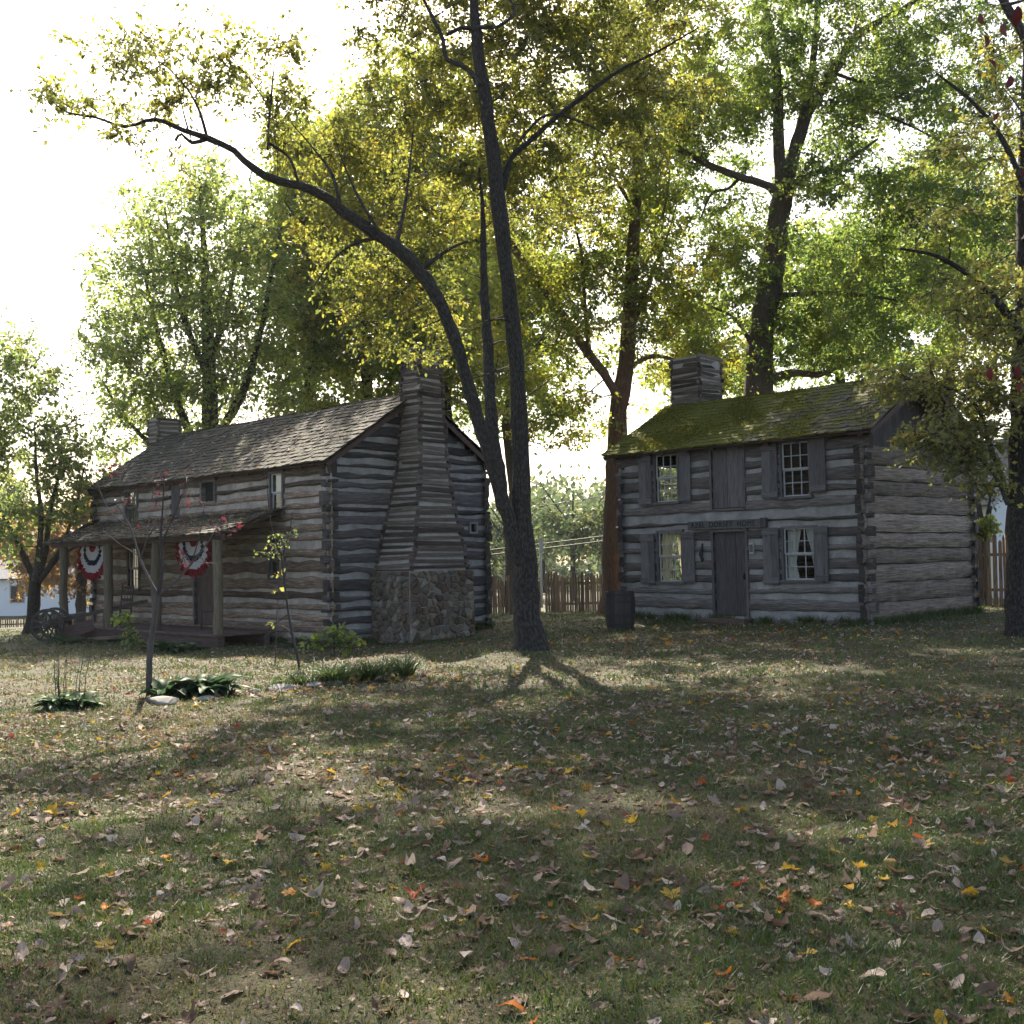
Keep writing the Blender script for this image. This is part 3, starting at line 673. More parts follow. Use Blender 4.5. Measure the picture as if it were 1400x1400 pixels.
# porch
def porch():
    z_w, z_e, d = 3.18, 2.58, 1.85; t0, t1 = 1.75, 11.0
    p0 = np.array([-t0, -d, z_e]); S = np.array([0, d, z_w-z_e]); sl = np.linalg.norm(S); S /= sl
    mb = MB(80); shake_roof(mb, p0, (-1, 0, 0), S, t1-t0, sl-.05, .2, 81, rag=.035, sag=.05); pr = mb.build('porch_roof', M['shake'], lhouse)
    b = MB(82); A = np.array([-1.0, 0, 0]); N = np.cross(A, S); N = N if N[2] > 0 else -N
    b.box(p0+A*(t1-t0)/2+S*(sl/2-.03)-N*.03, A*(t1-t0)/2, S*(sl/2-.03), N*.015)
    b.beam((-t0-.1, -1.6, z_e-.06), (-t1+.1, -1.6, z_e-.06), .14, .15, jit=.01)
    for q in range(12):
        x = -t0-.15-q*(t1-t0-.3)/11; b.beam((x, -d+.08, z_e-.02), (x, -.05, z_w-.07), .06, .09)
    b.build('porch_beams', M['porchwood'], pr)
    for t in (2.08, 4.95, 7.5, 10.2):
        p = MB(int(t*10)); g = random.Random(int(t*7)); pts = [(-t+g.uniform(-.02, .02), -1.6+g.uniform(-.02, .02), z) for z in np.linspace(-.2, z_e-.13, 8)]
        p.tube(pts, [.115+g.uniform(-.012, .012) for _ in pts], 9); p.build('porch_post', M['post'], lhouse)
    f = MB(84)
    for q in range(11): f.bx(-10.5, -1.9, -1.78+q*.152, -1.78+q*.152+.147, .27, .315, 0, 'x')
    f.bx(-10.5, -1.9, -1.74, -1.6, .02, .269, 0, 'x', jit=.01); f.bx(-10.5, -1.9, -.5, -.36, -.1, .269, 0, 'x')
    for x in (-10.3, -7.5, -4.9, -2.05): f.bx(x-.15, x+.15, -1.72, -1.45, -.35, .019, 0, 'x')
    f.build('porch_floor', M['porchwood'], lhouse)
porch()

# ------------------------------------------------------------------ two-storey log house, right
R_L, R_W, R_H, R_HR, R_AP = 7.015, 5.165, 4.27, 3.98, 5.62
R_RY = R_W*.48
YR = math.radians(-46.19)
rhouse = empty('log_cabin', (7.692, 25.48, .015), YR, label='square two-storey log cabin with shuttered sash windows and mossy roof', cat='house')
wl = [(5.12, 5.81, 2.93, 4.12), (5.05, 5.78, .93, 2.17), (1.37, 2.08, 2.88, 4.12), (1.29, 2.09, .97, 2.15)]
openR = wl+[(3.16, 4.07, 2.68, 4.16), (3.14, 4.07, .1, 2.12)]
zsR = [-.2, .16, .57, .86, 1.17, 1.55, 1.83, 2.22, 2.52, 2.9, 3.17, 3.55, 3.83, 4.27]
mb = MB(101); log_wall(mb, plF.O, plF.U, plF.N, zsR, lambda z: (-EXT, R_L+EXT), openR, gap=.15, seed=102, rag=1.7, chink_in=.03)
mb.build('front_wall', [M['log_grey'], M['plaster_light'], M['log_end']], rhouse)
def limR(z):
    if z < R_HR-.05: return (-EXT, R_W+EXT)
    a = max(0, (z-R_H)/(R_AP-R_H)*R_RY); b = R_W-max(0, (z-R_HR)/(R_AP-R_HR)*(R_W-R_RY)); return (a+.02, b-.02)
mb = MB(103); log_wall(mb, plG.O, plG.U, plG.N, rows_of(-.05, R_H-.35, .385, 104, .05, .2), limR, gap=.024, seed=105, rag=1.1, chink_in=.06, noise_w=.03, step=.14)
mb.build('side_wall', [M['log_side'], M['log_end'], M['log_end']], rhouse)
mb = MB(106); zz = R_H-.36                                                    # dark boarded gable over the logs
for k in range(26):
    y = .05+k*.196; top = limR(0)[0]
    zt = R_H+(y+.1)/R_RY*(R_AP-R_H) if y+.1 < R_RY else R_HR+(R_W-y-.1)/(R_W-R_RY)*(R_AP-R_HR)
    if zt-.05 > zz: plG.box(mb, y, y+.19, -.42, -.39, zz, zt-.06, 'z')
mb.build('gable_boards', M['door'], rhouse)
lopen = [(1.2, 2.5, 3.0, 4.0), (1.2, 2.5, .8, 2.2)]
for nm, O, U, N, lim, sd_, op in (('rear_wall', (0, R_W, 0), (-1, 0, 0), (0, 1, 0), lambda z: (-EXT, R_L+EXT), 141, []), ('left_wall', (-R_L, 0, 0), (0, 1, 0), (-1, 0, 0), limR, 142, lopen)):
    mb = MB(sd_); log_wall(mb, O, U, N, rows_of(-.2, R_HR if nm == 'rear_wall' else R_AP-.05, .36, 9), lim, op, gap=.1, seed=sd_, step=.8)
    mb.build(nm, [M['log_grey'], M['plaster_light'], M['log_end']], rhouse)
plL = Plane((-R_L, 0, 0), (0, 1, 0), (-1, 0, 0))
for o in lopen: window(rhouse, plL, *o, 3, (2, 2), sill=False)
rroof = gable_roof(rhouse, R_L, R_W, R_H, R_HR, R_AP, R_RY, .3, .34, .21, 150, 'mossy_shake', (.1, .24), .04)
def moss():
    rng = np.random.default_rng(15); f0, r0, b0 = roof_sides(R_L, R_W, R_H, R_HR, R_AP, R_RY, .3, .34); n = 75000; x = rng.uniform(-R_L-.34, .3, n); t = rng.random(n)
    k = .5+.28*np.sin(x*2.3+2*np.sin(t*5+x))+.22*np.sin(t*13+1.7*np.sin(x*3.1))-.16*x/R_L*-1*-1
    keep = rng.random(n) < np.clip((k-.32+.5*np.clip(-x/R_L, 0, 1)-.25)*1.5, 0, 1); x, t = x[keep], t[keep]; n = len(x)
    P = f0+(r0-f0)*t[:, None]; P[:, 0] = x; S = unit(r0-f0); N = np.array([0, -S[2], S[1]])
    P = P+N*(.03+.012*np.sin(x*1.9+t*3))[:, None]; P[:, 2] -= .03*np.sin(np.pi*np.clip((.34-x)/(R_L+.68), 0, 1))*(.35+.65*t)
    a = unit(rng.standard_normal((n, 3))*.7+N*.9); b = unit(rng.standard_normal((n, 3))); s = rng.uniform(.012, .035, n)[:, None]
    V = np.stack([P-b*s*.6, P+b*s*.6, P+a*s*1.2], 1).reshape(-1, 3); link('moss', mesh_np('moss', V, T=np.arange(n*3).reshape(-1, 3), mats=[LM['moss']], rnd=rng.random(n)), rroof)['kind'] = 'stuff'
moss()
mb = MB(151); crib(mb, 4.6, 6.92, lambda z: (-R_L-.14, -R_L+.8, R_RY-.02, R_RY+.94), .115, 152, st=.09, jk=2.6); mb.build('chimney', [M['stick'], M['mud']], rhouse)
def tie_in(t): return .42+.5*max(0, (t-.38))/.62 if t > .38 else .3+.12*t/.38
window(rhouse, plF, *wl[0], 3, (2, 2))
window(rhouse, plF, *wl[1], 3, (2, 2), curtains=[(5.76, 5.32, .95, 2.15, lambda t: .55+.35*t), (5.07, 5.3, .95, 2.15, lambda t: .35+.6*t)], cm='curtain_y', label='lower window with yellowed curtains')
window(rhouse, plF, *wl[2], 3, (2, 2))
window(rhouse, plF, *wl[3], 3, (2, 2), curtains=[(2.07, 1.6, .98, 2.13, lambda t: .5+.45*abs(t-.35)), (1.31, 1.62, 1.3, 2.13, tie_in)], label='lower window with white curtains tied back')
for k, (a, b, c, d) in enumerate([(5.92, 6.33, 2.85, 4.17), (4.68, 5.02, 2.88, 4.2), (5.88, 6.32, .84, 2.12), (4.62, 4.97, .88, 2.16), (2.18, 2.6, 2.84, 4.14), (.92, 1.3, 2.92, 4.2), (2.2, 2.62, .85, 2.18), (.92, 1.22, .9, 2.18)]):
    shutter(rhouse, plF, a, b, c, d, 160+k, random.Random(k).uniform(-.01, .01))
plank_door(rhouse, plF, 3.16, 4.07, 2.68, 4.16, 6, 171, 'loft_door', 'board', w=-.03, handle=False)
plank_door(rhouse, plF, 3.14, 4.07, .1, 2.12, 3, 174)
mb = MB(177); mb.bx(-4.25, -2.95, -.42, -.0, -.2, .06, 0, 'x', jit=.015); mb.build('doorstep', M['porchwood'], rhouse)

# name board over the door
sign = empty('name_board', (7.692, 25.48, .015), YR, label='carved wooden name board over the cabin door', cat='sign')
mb = MB(180); plF.box(mb, 2.66, 4.78, .04, .085, 2.2, 2.4, 'u', jit=.004); mb.build('board', M['board'], sign)
mb = MB(181); plF.box(mb, 2.5, 2.655, .02, .1, 2.19, 2.42, 'z'); mb.build('end_block', M['door'], sign)
words = []
for wd_ in ('AZEL', 'DORSEY', 'HOME'):
    cu = bpy.data.curves.new('lettering', 'FONT'); cu.body = wd_; cu.size = .19; cu.extrude = .004; cu.space_character = 1.12; cu.align_y = 'CENTER'
    to = bpy.data.objects.new('lettering_curve', cu); COL.objects.link(to); bpy.context.view_layer.update()
    tme = bpy.data.meshes.new_from_object(to.evaluated_get(bpy.context.evaluated_depsgraph_get())); tme.name = 'lettering'; bpy.data.objects.remove(to)
    xs = [v.co.x for v in tme.vertices]; words.append((tme, min(xs), max(xs)))
tot = sum(b-a for _, a, b in words)+2*.16; k = 1.88/tot; x = -3.74-.94
for tme, a, b in words:
    for v in tme.vertices: v.co = (x+(v.co.x-a)*k, -.0875-v.co.z, v.co.y+2.3)
    x += (b-a+.16)*k; tme.materials.clear(); tme.materials.append(M['letters']); link('lettering', tme, sign)
# things fixed by the door
wb = empty('notice_box', (7.692, 25.48, .015), YR, label='small pale box fixed to the logs right of the cabin door', cat='box')
mb = MB(183); plF.box(mb, 2.88, 3.0, .02, .075, 1.58, 1.84, 'z', jit=.004); mb.build('case', M['sash'], wb)
mb = MB(184); plF.box(mb, 2.895, 2.985, .076, .082, 1.62, 1.8, 'z'); mb.build('face', M['board'], wb)
hk = empty('yoke_hook', (7.692, 25.48, .015), YR, label='dark iron hook hanging left of the cabin door', cat='hook')
mb = MB(185); mb.tube([plF.pt(4.38, .03, 1.86), plF.pt(4.38, .06, 1.75), plF.pt(4.41, .07, 1.6), plF.pt(4.37, .07, 1.42), plF.pt(4.33, .07, 1.5)], [.02, .028, .05, .03, .015], 8); mb.build('hook', M['iron'], hk)

# ------------------------------------------------------------------ trees
def leaf_cloud(C, Rad, crnd, per, size, rng, ntw=9, flat=.6, droop=.35, spread=.075, shape=.3):
    """leaves set along short twigs round each cluster centre; returns leaf verts, tris, rnd and twig segments"""
    n = len(C); D = rng.standard_normal((n, ntw, 3)); D[..., 2] *= flat; D = unit(D)
    Ln = Rad[:, None]*rng.uniform(.55, 1.1, (n, ntw))
    N = n*per; ci = np.repeat(np.arange(n), per); tw = rng.integers(0, ntw, N); t = rng.uniform(.15, 1.05, N)
    d = D[ci, tw]; L = Ln[ci, tw]
    P = C[ci]+d*(L*t)[:, None]+rng.normal(0, 1, (N, 3))*(spread*Rad[ci])[:, None]; P[:, 2] -= droop*.4*L*t*t
    ax = d*.6+rng.standard_normal((N, 3))*.7; ax[:, 2] -= droop; ax = unit(ax)
    up = rng.standard_normal((N, 3))*.75; up[:, 2] += .8
    sd_ = unit(np.cross(ax, up)); nr = np.cross(sd_, ax)
    s = size*np.clip(rng.lognormal(-.08, .33, N), .4, 1.8)[:, None]
    m = P+ax*s*.48-nr*s*.08
    V = np.stack([P, m+sd_*s*shape+nr*s*.1, P+ax*s, m-sd_*s*shape+nr*s*.1], 1).reshape(-1, 3)
    b = np.arange(N)[:, None]*4; T = np.concatenate([b+np.array([[0, 1, 2]]), b+np.array([[0, 2, 3]])], 1).reshape(-1, 3)
    r = np.clip(crnd[ci]*.55+.45*rng.random(N), 0, 1)
    A = C[:, None]+np.zeros_like(D); B = C[:, None]+D*Ln[..., None]; B[..., 2] -= droop*.4*Ln
    return V, T, np.repeat(r, 2), A.reshape(-1, 3), B.reshape(-1, 3)

def prisms(A, B, r0, r1):
    """thin three-sided twigs, vectorised"""
    d = unit(B-A); a = np.where(np.abs(d[:, 2:3]) < .9, np.array([[0, 0, 1.0]]), np.array([[1.0, 0, 0]])); x = unit(np.cross(d, a)); y = np.cross(d, x)
    th = np.arange(3)*2*np.pi/3; ring = np.cos(th)[None, :, None]*x[:, None]+np.sin(th)[None, :, None]*y[:, None]
    V = np.concatenate([A[:, None]+ring*r0, B[:, None]+ring*r1], 1).reshape(-1, 3); b = np.arange(len(A))[:, None, None]*6
    q = np.array([[0, 1, 4, 3], [1, 2, 5, 4], [2, 0, 3, 5]])[None]
    return V, (b+q).reshape(-1, 4)

class Geo:
    def __init__(s): s.V = []; s.Q = []; s.UV = []; s.R = []; s.n = 0
    def add(s, V, Q, UV=None, r=.5):
        s.V.append(V); s.Q.append(Q+s.n); s.n += len(V); s.UV.append(np.zeros((len(Q)*4, 2)) if UV is None else UV); s.R.append(np.full(len(Q), r))
    def mesh(s, name, m, smooth=True):
        return mesh_np(name, np.vstack(s.V), np.vstack(s.Q), mats=[m], uvq=np.vstack(s.UV), rnd=np.concatenate(s.R), smooth=smooth)

def tree(name, label, limbs, blobs, leaf, size, per, bark='dark', seed=1, crad=.7, group=None, cat='tree', rootflare=True, droop=.35, cull=.5, wob=.03, twr=.006, flat=.6, shape=.3, rbase=.035, flare=.35, rscale=1.0, twigs=1.6):
    """limbs: lists of (px, py, Y, r), the first from the ground up; blobs: (px, py, Y, rx px, ry px, depth m, clusters)"""
    rng = np.random.default_rng(seed); g = Geo(); nodes, nr = [], []
    base = None
    for k, L in enumerate(limbs):
        P = np.array([at(a, b, Y) for a, b, Y, _ in L]); R = np.array([q[3] for q in L], float)*rscale
        if k == 0:
            base = P[0].copy(); base[2] = gz1(base[0], base[1]); P[0, 2] = base[2]-.25
        P, R = smooth_path(P, R, max(.12, R.max()*1.1))
        if k == 0 and rootflare:
            h = P[:, 2]-base[2]; R = R*(1+flare*np.exp(-np.clip(h, 0, None)/.25))
        ku = np.cumsum(rng.standard_normal(len(P))); R = R*np.clip(1+.05*np.sin(np.arange(len(P))*1.3+ku*.4)+.035*rng.standard_normal(len(P)), .8, 1.2)
        wv = rng.standard_normal((len(P), 3))*wob*R[:, None]*1.2; wv[0] = 0; P = P+wv
        sides = 16 if R.max() > .2 else 10 if R.max() > .08 else 6
        V, Q, UV = tube_np(P, R, sides, .045 if sides > 8 else .03, rng); g.add(V, Q, UV, rng.random())
        nodes.append(P[1 if k else len(P)//3:]); nr.append(R[1 if k else len(P)//3:])
        if twigs:
            D_ = np.concatenate([[0], np.cumsum(np.linalg.norm(np.diff(P, axis=0), axis=1))])
            for q in range(int(D_[-1]*twigs)):
                m_ = rng.integers(1, len(P)-1)
                if P[m_, 2]-base[2] < 3.8 or R[m_] < .012: continue
                t_ = P[m_+1]-P[m_-1]; t_ = t_/np.linalg.norm(t_); d_ = rng.standard_normal(3); d_ = unit(d_-t_*(d_@t_)*.7); d_[2] += .35; l_ = rng.uniform(.25, 1.1)*(.6+4*min(R[m_], .15)); tt = np.linspace(0, 1, 6)[:, None]
                P2 = P[m_]+d_*l_*tt+rng.standard_normal(3)*.25*l_*tt**2+rng.standard_normal((6, 3))*.03*l_*tt; R2 = np.linspace(min(.4*R[m_], rng.uniform(.008, .022)), .004, 6)
                V, Q, UV = tube_np(P2, R2, 4); g.add(V, Q, UV, rng.random()); nodes.append(P2[2:]); nr.append(R2[2:])
    nodes = np.vstack(nodes); nr = np.concatenate(nr)
    C, CR = [], []
    for (px, py, Y, rx, ry, dep, nc) in blobs:
        c = at(px, py, Y); s = Y/FPX; u = rng.standard_normal((nc, 3)); u = unit(u)*rng.uniform(.15, 1, (nc, 1))**(.45)
        C.append(c+u[:, :1]*np.array([1, 0, 0])*rx*s+u[:, 1:2]*np.array([0, 1, 0])*dep+u[:, 2:]*np.array([0, 0, 1])*ry*s)
        CR.append(np.clip(rng.normal(.5, .28, nc), 0, 1))
    C = np.vstack(C); CR = np.concatenate(CR)
    d0 = np.array([np.min(((nodes-c)**2).sum(1)) for c in C]); order = np.argsort(d0); pts, prs = [nodes], [nr]; N_, R_ = nodes, nr
    for q in order:
        c = C[q]; dd = np.sqrt(((N_-c)**2).sum(1)); k = int(np.argmin(dd+np.where(N_[:, 2] > c[2]+.3, .5*dd, 0)-np.minimum(R_, .12)*2)); p, d = N_[k], dd[k]
        if d < .05: continue
        r0 = min(R_[k]*.6, .008+rbase*math.sqrt(d)*.5); bow = rng.standard_normal(3)*.12*d; bow[2] += .06*d
        t = np.linspace(0, 1, max(4, int(d/.35)+2))[:, None]; P = p+(c-p)*t+bow*(4*t*(1-t))+rng.standard_normal((len(t), 3))*.025*d*(t*(1-t)*4)
        R = np.linspace(r0, .007, len(t)); V, Q, UV = tube_np(P, R, 5 if r0 > .02 else 4); g.add(V, Q, UV, rng.random())
        N_ = np.vstack([N_, P[1:]]); R_ = np.concatenate([R_, R[1:]])
    V, T, r, A, B = leaf_cloud(C, crad*rng.uniform(.65, 1.25, len(C)), CR, per, size, rng, droop=droop, flat=flat, shape=shape)
    if twr: tv, tq = prisms(A, B, twr, twr*.4); g.add(tv, tq)
    root = empty(name, base, label=label, cat=cat, group=group)
    inv = -base
    for a in g.V: a += inv.astype(a.dtype)
    link('trunk', g.mesh('trunk', BARK[bark]), root)
    link('crown', mesh_np('crown', V+inv, T=T, mats=[LM[leaf]], rnd=r), root)
    return root

def Ls(Y, *pts): return [(a, b, Y if len(q) == 0 else q[0], r) for a, b, r, *q in pts]

# the many-stemmed tree in the middle
tree('walnut_tree', 'dark three-stemmed tree standing on the lawn between the two log houses', [
  Ls(21.6, (727,893,.3), (724,868,.29), (720,830,.27), (717,803,.26), (715,740,.235), (713,690,.2), (711,600,.175), (708,520,.165), (698,420,.155), (690,350,.15), (679,255,.15), (672,195,.145), (664,143,.14), (657,90,.13), (651,43,.11), (646,-20,.09), (640,-120,.06), (634,-220,.03)),
  [(712,770,21.55,.15), (700,725,21.5,.17), (688,690,21.4,.16), (676,645,21.3,.145), (655,580,21.2,.14), (638,520,21.1,.135), (617,450,21,.135), (597,408,20.9,.135), (575,373,20.8,.14), (540,338,20.7,.135), (500,312,20.6,.12), (465,285,20.5,.11), (425,258,20.4,.095), (380,248,20.3,.085), (345,230,20.2,.075), (320,206,20.1,.068), (285,190,20,.06), (250,178,19.9,.05), (212,163,19.9,.04), (170,173,19.8,.03), (130,160,19.8,.024), (95,155,19.7,.018), (72,140,19.7,.012)],
  [(690,700,21.7,.13), (683,650,21.8,.145), (674,600,21.9,.15), (669,520,22,.125), (664,430,22.1,.1), (661,350,22.2,.075), (660,290,22.2,.05), (655,230,22.3,.025)],
  Ls(21.7, (686,258,.09), (700,215,.06), (722,195,.055), (755,165,.055), (800,130,.045), (850,95,.035), (900,70,.025), (955,38,.015)),
  Ls(21.7, (712,190,.035), (745,158,.03), (790,165,.025), (830,185,.015)),
  Ls(21.4, (655,116,.07), (640,95,.055), (610,80,.05), (606,55,.05), (592,25,.045), (575,-10,.03), (560,-60,.02)),
  Ls(21.5, (650,40,.05), (630,38,.04), (612,47,.035)), Ls(21.5, (652,38,.05), (680,36,.04), (703,18,.035), (695,-10,.025), (690,-60,.015)),
  Ls(20, (283,187,.035), (272,150,.03), (255,120,.022), (232,95,.016), (212,80,.01)), Ls(20, (258,180,.022), (250,150,.015), (243,110,.01), (235,60,.007)),
  Ls(20.2, (366,205,.03), (368,165,.028), (372,120,.02), (376,80,.01)), Ls(20.2, (370,150,.02), (350,120,.015), (330,95,.01), (300,60,.007)), Ls(20.3, (408,250,.03), (395,215,.03), (366,195,.028)),
  Ls(20, (283,190,.045), (262,195,.035), (248,183,.03), (240,192,.025)),
  Ls(20.7, (540,340,.06), (552,290,.035), (560,230,.025), (566,165,.012)), Ls(20.6, (515,325,.045), (485,333,.03), (455,355,.02), (430,390,.012)), Ls(20.8, (580,365,.05), (615,340,.035), (640,330,.02)), Ls(20.4, (465,285,.05), (455,240,.035), (430,205,.02), (400,170,.012)), Ls(20.5, (520,320,.04), (490,270,.03), (470,225,.02), (455,180,.01)),
 ], [
  (600,190,23.5,140,120,2,91), (500,330,23.3,100,80,2,53), (560,430,23.6,90,70,2,29), (440,205,22.9,70,55,1.6,23),
  (690,120,23.8,120,120,2,53), (800,90,23.9,120,80,2,53), (880,150,24.3,100,70,2,34), (760,250,24.3,90,80,2,29), (640,20,23.7,150,70,2,58), (820,10,23.7,140,60,2,48),
  (700,-150,23.8,330,110,3.2,181), (560,-330,24.3,240,110,3.2,74), (800,-330,24.3,240,110,3.2,74), (450,-90,22.3,120,70,3.2,13),
  (230,75,20.2,70,45,1,9), (160,105,20.1,50,40,0.9,5), (270,120,20.3,40,40,0.9,5), (215,130,20.2,40,28,0.8,4), (95,130,20,45,28,0.7,5), (375,95,20.5,50,55,1,8), (340,75,20.5,40,40,0.9,5), (395,160,20.6,60,50,1,6), (520,60,23.1,60,40,1.2,6), (210,185,20.1,60,20,0.6,3),
 ], 'olive', .085, 165, 'dark', 11, .68, droop=.5, rscale=.88, wob=.07, twr=.007)

# behind the gap: reddish trunk beside the cabin
tree('hickory_tree', 'thick reddish-brown trunk rising behind the barrel at the cabin corner', [
  Ls(33.6, (838,838,.36), (838,790,.31), (839,720,.29), (842,640,.28), (846,560,.26), (856,500,.235), (860,450,.22), (862,400,.205), (866,330,.18), (870,260,.16), (873,200,.14), (880,110,.11), (886,20,.08), (890,-80,.05)),
  Ls(33.3, (846,545,.13), (825,510,.13), (808,488,.135), (785,455,.135), (755,410,.13), (730,375,.12), (706,345,.1), (680,300,.07), (640,260,.04)),
  Ls(33.8, (862,455,.1), (878,410,.085), (893,370,.07), (910,330,.04), (925,280,.02)), Ls(33.8, (858,505,.08), (872,495,.07), (892,487,.07), (915,490,.055), (935,500,.03)),
  Ls(33.2, (806,487,.08), (800,420,.06), (795,350,.045), (780,280,.03), (768,210,.02)), Ls(33.6, (868,290,.07), (840,240,.05), (815,190,.035), (790,120,.02)), Ls(33.6, (872,210,.07), (905,160,.05), (930,100,.03)),
  Ls(33.6, (905,300,.05), (912,265,.045), (915,230,.03), (905,200,.02)),
 ], [(760,330,33.5,95,90,2.6,60), (830,230,33.5,110,100,3,78), (740,470,33.2,70,70,2.3,36), (820,420,33.8,70,90,2.3,45), (880,330,33.8,60,80,2.3,33), (920,460,34,60,60,2,30), (890,90,34,130,90,3,75), (660,420,33,70,80,2,27), (790,570,33.5,50,40,1.6,13), (850,-80,34,180,100,4,90), (905,395,34,60,50,2,21), (700,200,34,60,90,2.4,26), (640,330,33.6,60,60,2,16), (830,120,34,90,70,2.6,30), (960,500,34.4,50,40,1.6,10), (990,330,34.6,40,60,1.8,11), (740,560,34,60,60,2,18)],
 'yellowgreen', .105, 165, 'reddish', 12, .85)

# tall tree behind the cabin roof
tree('oak_tree', 'tall forked tree with thick trunk rising behind the cabin roof', [
  Ls(37.5, (1030,800,.55), (1031,700,.5), (1033,600,.47), (1036,530,.45), (1041,460,.43), (1051,395,.4), (1060,330,.37), (1068,280,.34), (1075,245,.3)),
  Ls(37.4, (1070,275,.22), (1066,225,.2), (1064,180,.18), (1063,110,.16), (1054,50,.13), (1045,0,.11), (1035,-80,.07), (1030,-160,.03)),
  Ls(37.6, (1075,250,.24), (1090,195,.21), (1108,145,.19), (1128,115,.18), (1148,85,.16), (1165,55,.14), (1200,30,.11), (1245,5,.09), (1300,-50,.05), (1340,-120,.03)),
  Ls(37.8, (1082,222,.13), (1094,170,.13), (1108,110,.12), (1114,60,.11), (1118,10,.1), (1124,-60,.08), (1130,-140,.04)),
  Ls(37, (1062,262,.13), (1045,252,.12), (1015,243,.115), (980,230,.11), (945,213,.1), (905,192,.085), (880,178,.06), (845,165,.03)),
  Ls(37.2, (1056,415,.12), (1068,405,.1), (1095,402,.08), (1140,401,.07), (1190,405,.055), (1235,412,.03)),
  Ls(37.2, (1085,250,.11), (1110,238,.09), (1145,228,.08), (1170,212,.07), (1200,190,.04)), Ls(37.2, (1012,243,.06), (995,258,.055), (973,265,.05), (958,298,.03)),
  Ls(37.3, (1028,470,.09), (1015,450,.06), (1000,432,.045), (965,415,.035), (934,392,.02)), Ls(37.5, (1042,530,.18), (1062,515,.15), (1090,510,.13), (1120,512,.1), (1150,500,.06)),
  Ls(37.5, (1140,100,.06), (1180,112,.05), (1230,113,.04), (1270,112,.02)), Ls(37.4, (940,212,.05), (918,180,.04), (912,140,.025), (900,100,.015)), Ls(37.5, (1190,150,.05), (1240,170,.04), (1290,195,.02)),
 ], [(1000,100,37.3,120,90,3.6,75), (960,170,37,90,45,2.5,36), (1150,290,37.3,110,80,3.3,75), (1100,60,37.6,120,90,3.5,66), (1230,180,37.6,120,100,3.6,82), (1300,60,37.6,120,80,3.4,60), (1210,390,37.2,110,60,3,60), (1010,360,37.2,60,60,2.6,27), (1110,420,37,70,50,2.4,33), (960,400,37.2,60,60,2.5,27), (1280,300,37.6,110,90,3.4,69), (1100,-110,37.6,330,110,6,180), (1290,-160,37.6,200,110,5,90), (1050,480,38,60,40,2.2,18), (930,265,38.6,60,60,2,24), (1010,290,38.4,45,50,2,14), (1260,90,38.6,90,70,2.6,26), (890,330,38.8,40,60,2,14), (1340,200,37.6,80,100,3.2,44), (1370,360,38,70,80,3,40), (1060,180,38.4,90,80,2.4,26), (900,200,38,80,70,2.6,28), (1240,470,38.2,90,40,2.5,24), (1190,120,38,80,70,2.6,28), (1150,470,37.4,70,40,2.5,30)],
 'green', .115, 170, 'brown', 13, .9)

# tree at the right edge
tree('maple_tree', 'dark trunk at the right edge with leafy boughs drooping over the cabin gable', [
  Ls(21.6, (1397,868,.27), (1396,845,.26), (1395,800,.25), (1395,700,.24), (1397,600,.225), (1399,500,.2), (1401,400,.18), (1402,300,.16), (1404,200,.15), (1407,100,.12), (1410,0,.1), (1415,-120,.07), (1418,-260,.03)),
  [(1397,745,21.6,.06), (1384,700,21.6,.05), (1370,655,21.6,.045), (1354,610,21.6,.04), (1342,570,21.7,.036), (1325,545,21.9,.03), (1290,528,22.1,.03), (1250,520,22.3,.022), (1215,515,22.5,.015)],
  [(1378,690,20.6,.04), (1360,650,20.7,.03), (1335,625,20.9,.025), (1295,610,21.1,.02), (1255,600,21.3,.012)],
  Ls(20.4, (1400,470,.1), (1370,420,.07), (1330,380,.05), (1280,350,.035), (1230,340,.02)), Ls(20, (1403,260,.055), (1370,190,.045), (1330,140,.032), (1280,100,.02)), Ls(20.6, (1402,330,.08), (1440,260,.07), (1500,180,.05), (1560,110,.03)),
  Ls(19, (1408,60,.08), (1340,-40,.06), (1250,-100,.04)), Ls(20, (1400,560,.09), (1450,500,.08), (1520,440,.05)), Ls(20, (1412,-60,.07), (1480,-140,.05), (1560,-180,.03)),
 ], [(1290,520,22,85,40,1.2,22), (1360,490,21,60,65,1.6,19), (1305,595,21.2,65,42,1,22), (1245,520,22.3,60,24,.9,10), (1262,605,21.3,45,30,.7,6), (1330,655,21,36,32,.7,9), (1365,420,21,50,60,1.6,11), (1345,400,20.4,70,55,1.5,16), (1310,250,20.3,90,70,1.8,10), (1370,560,20.8,40,40,1.1,10),
     (1420,120,20.4,110,90,2.4,17), (1520,300,20.6,150,170,3,66), (1330,-170,20,220,100,3.2,66), (1560,-60,20,200,160,3.5,81), (1440,-330,20,240,120,3.5,59), (1470,560,20.2,60,110,1.6,14)],
 'dun', .088, 95, 'dark', 14, .62, droop=.5, flat=.4, flare=.12)

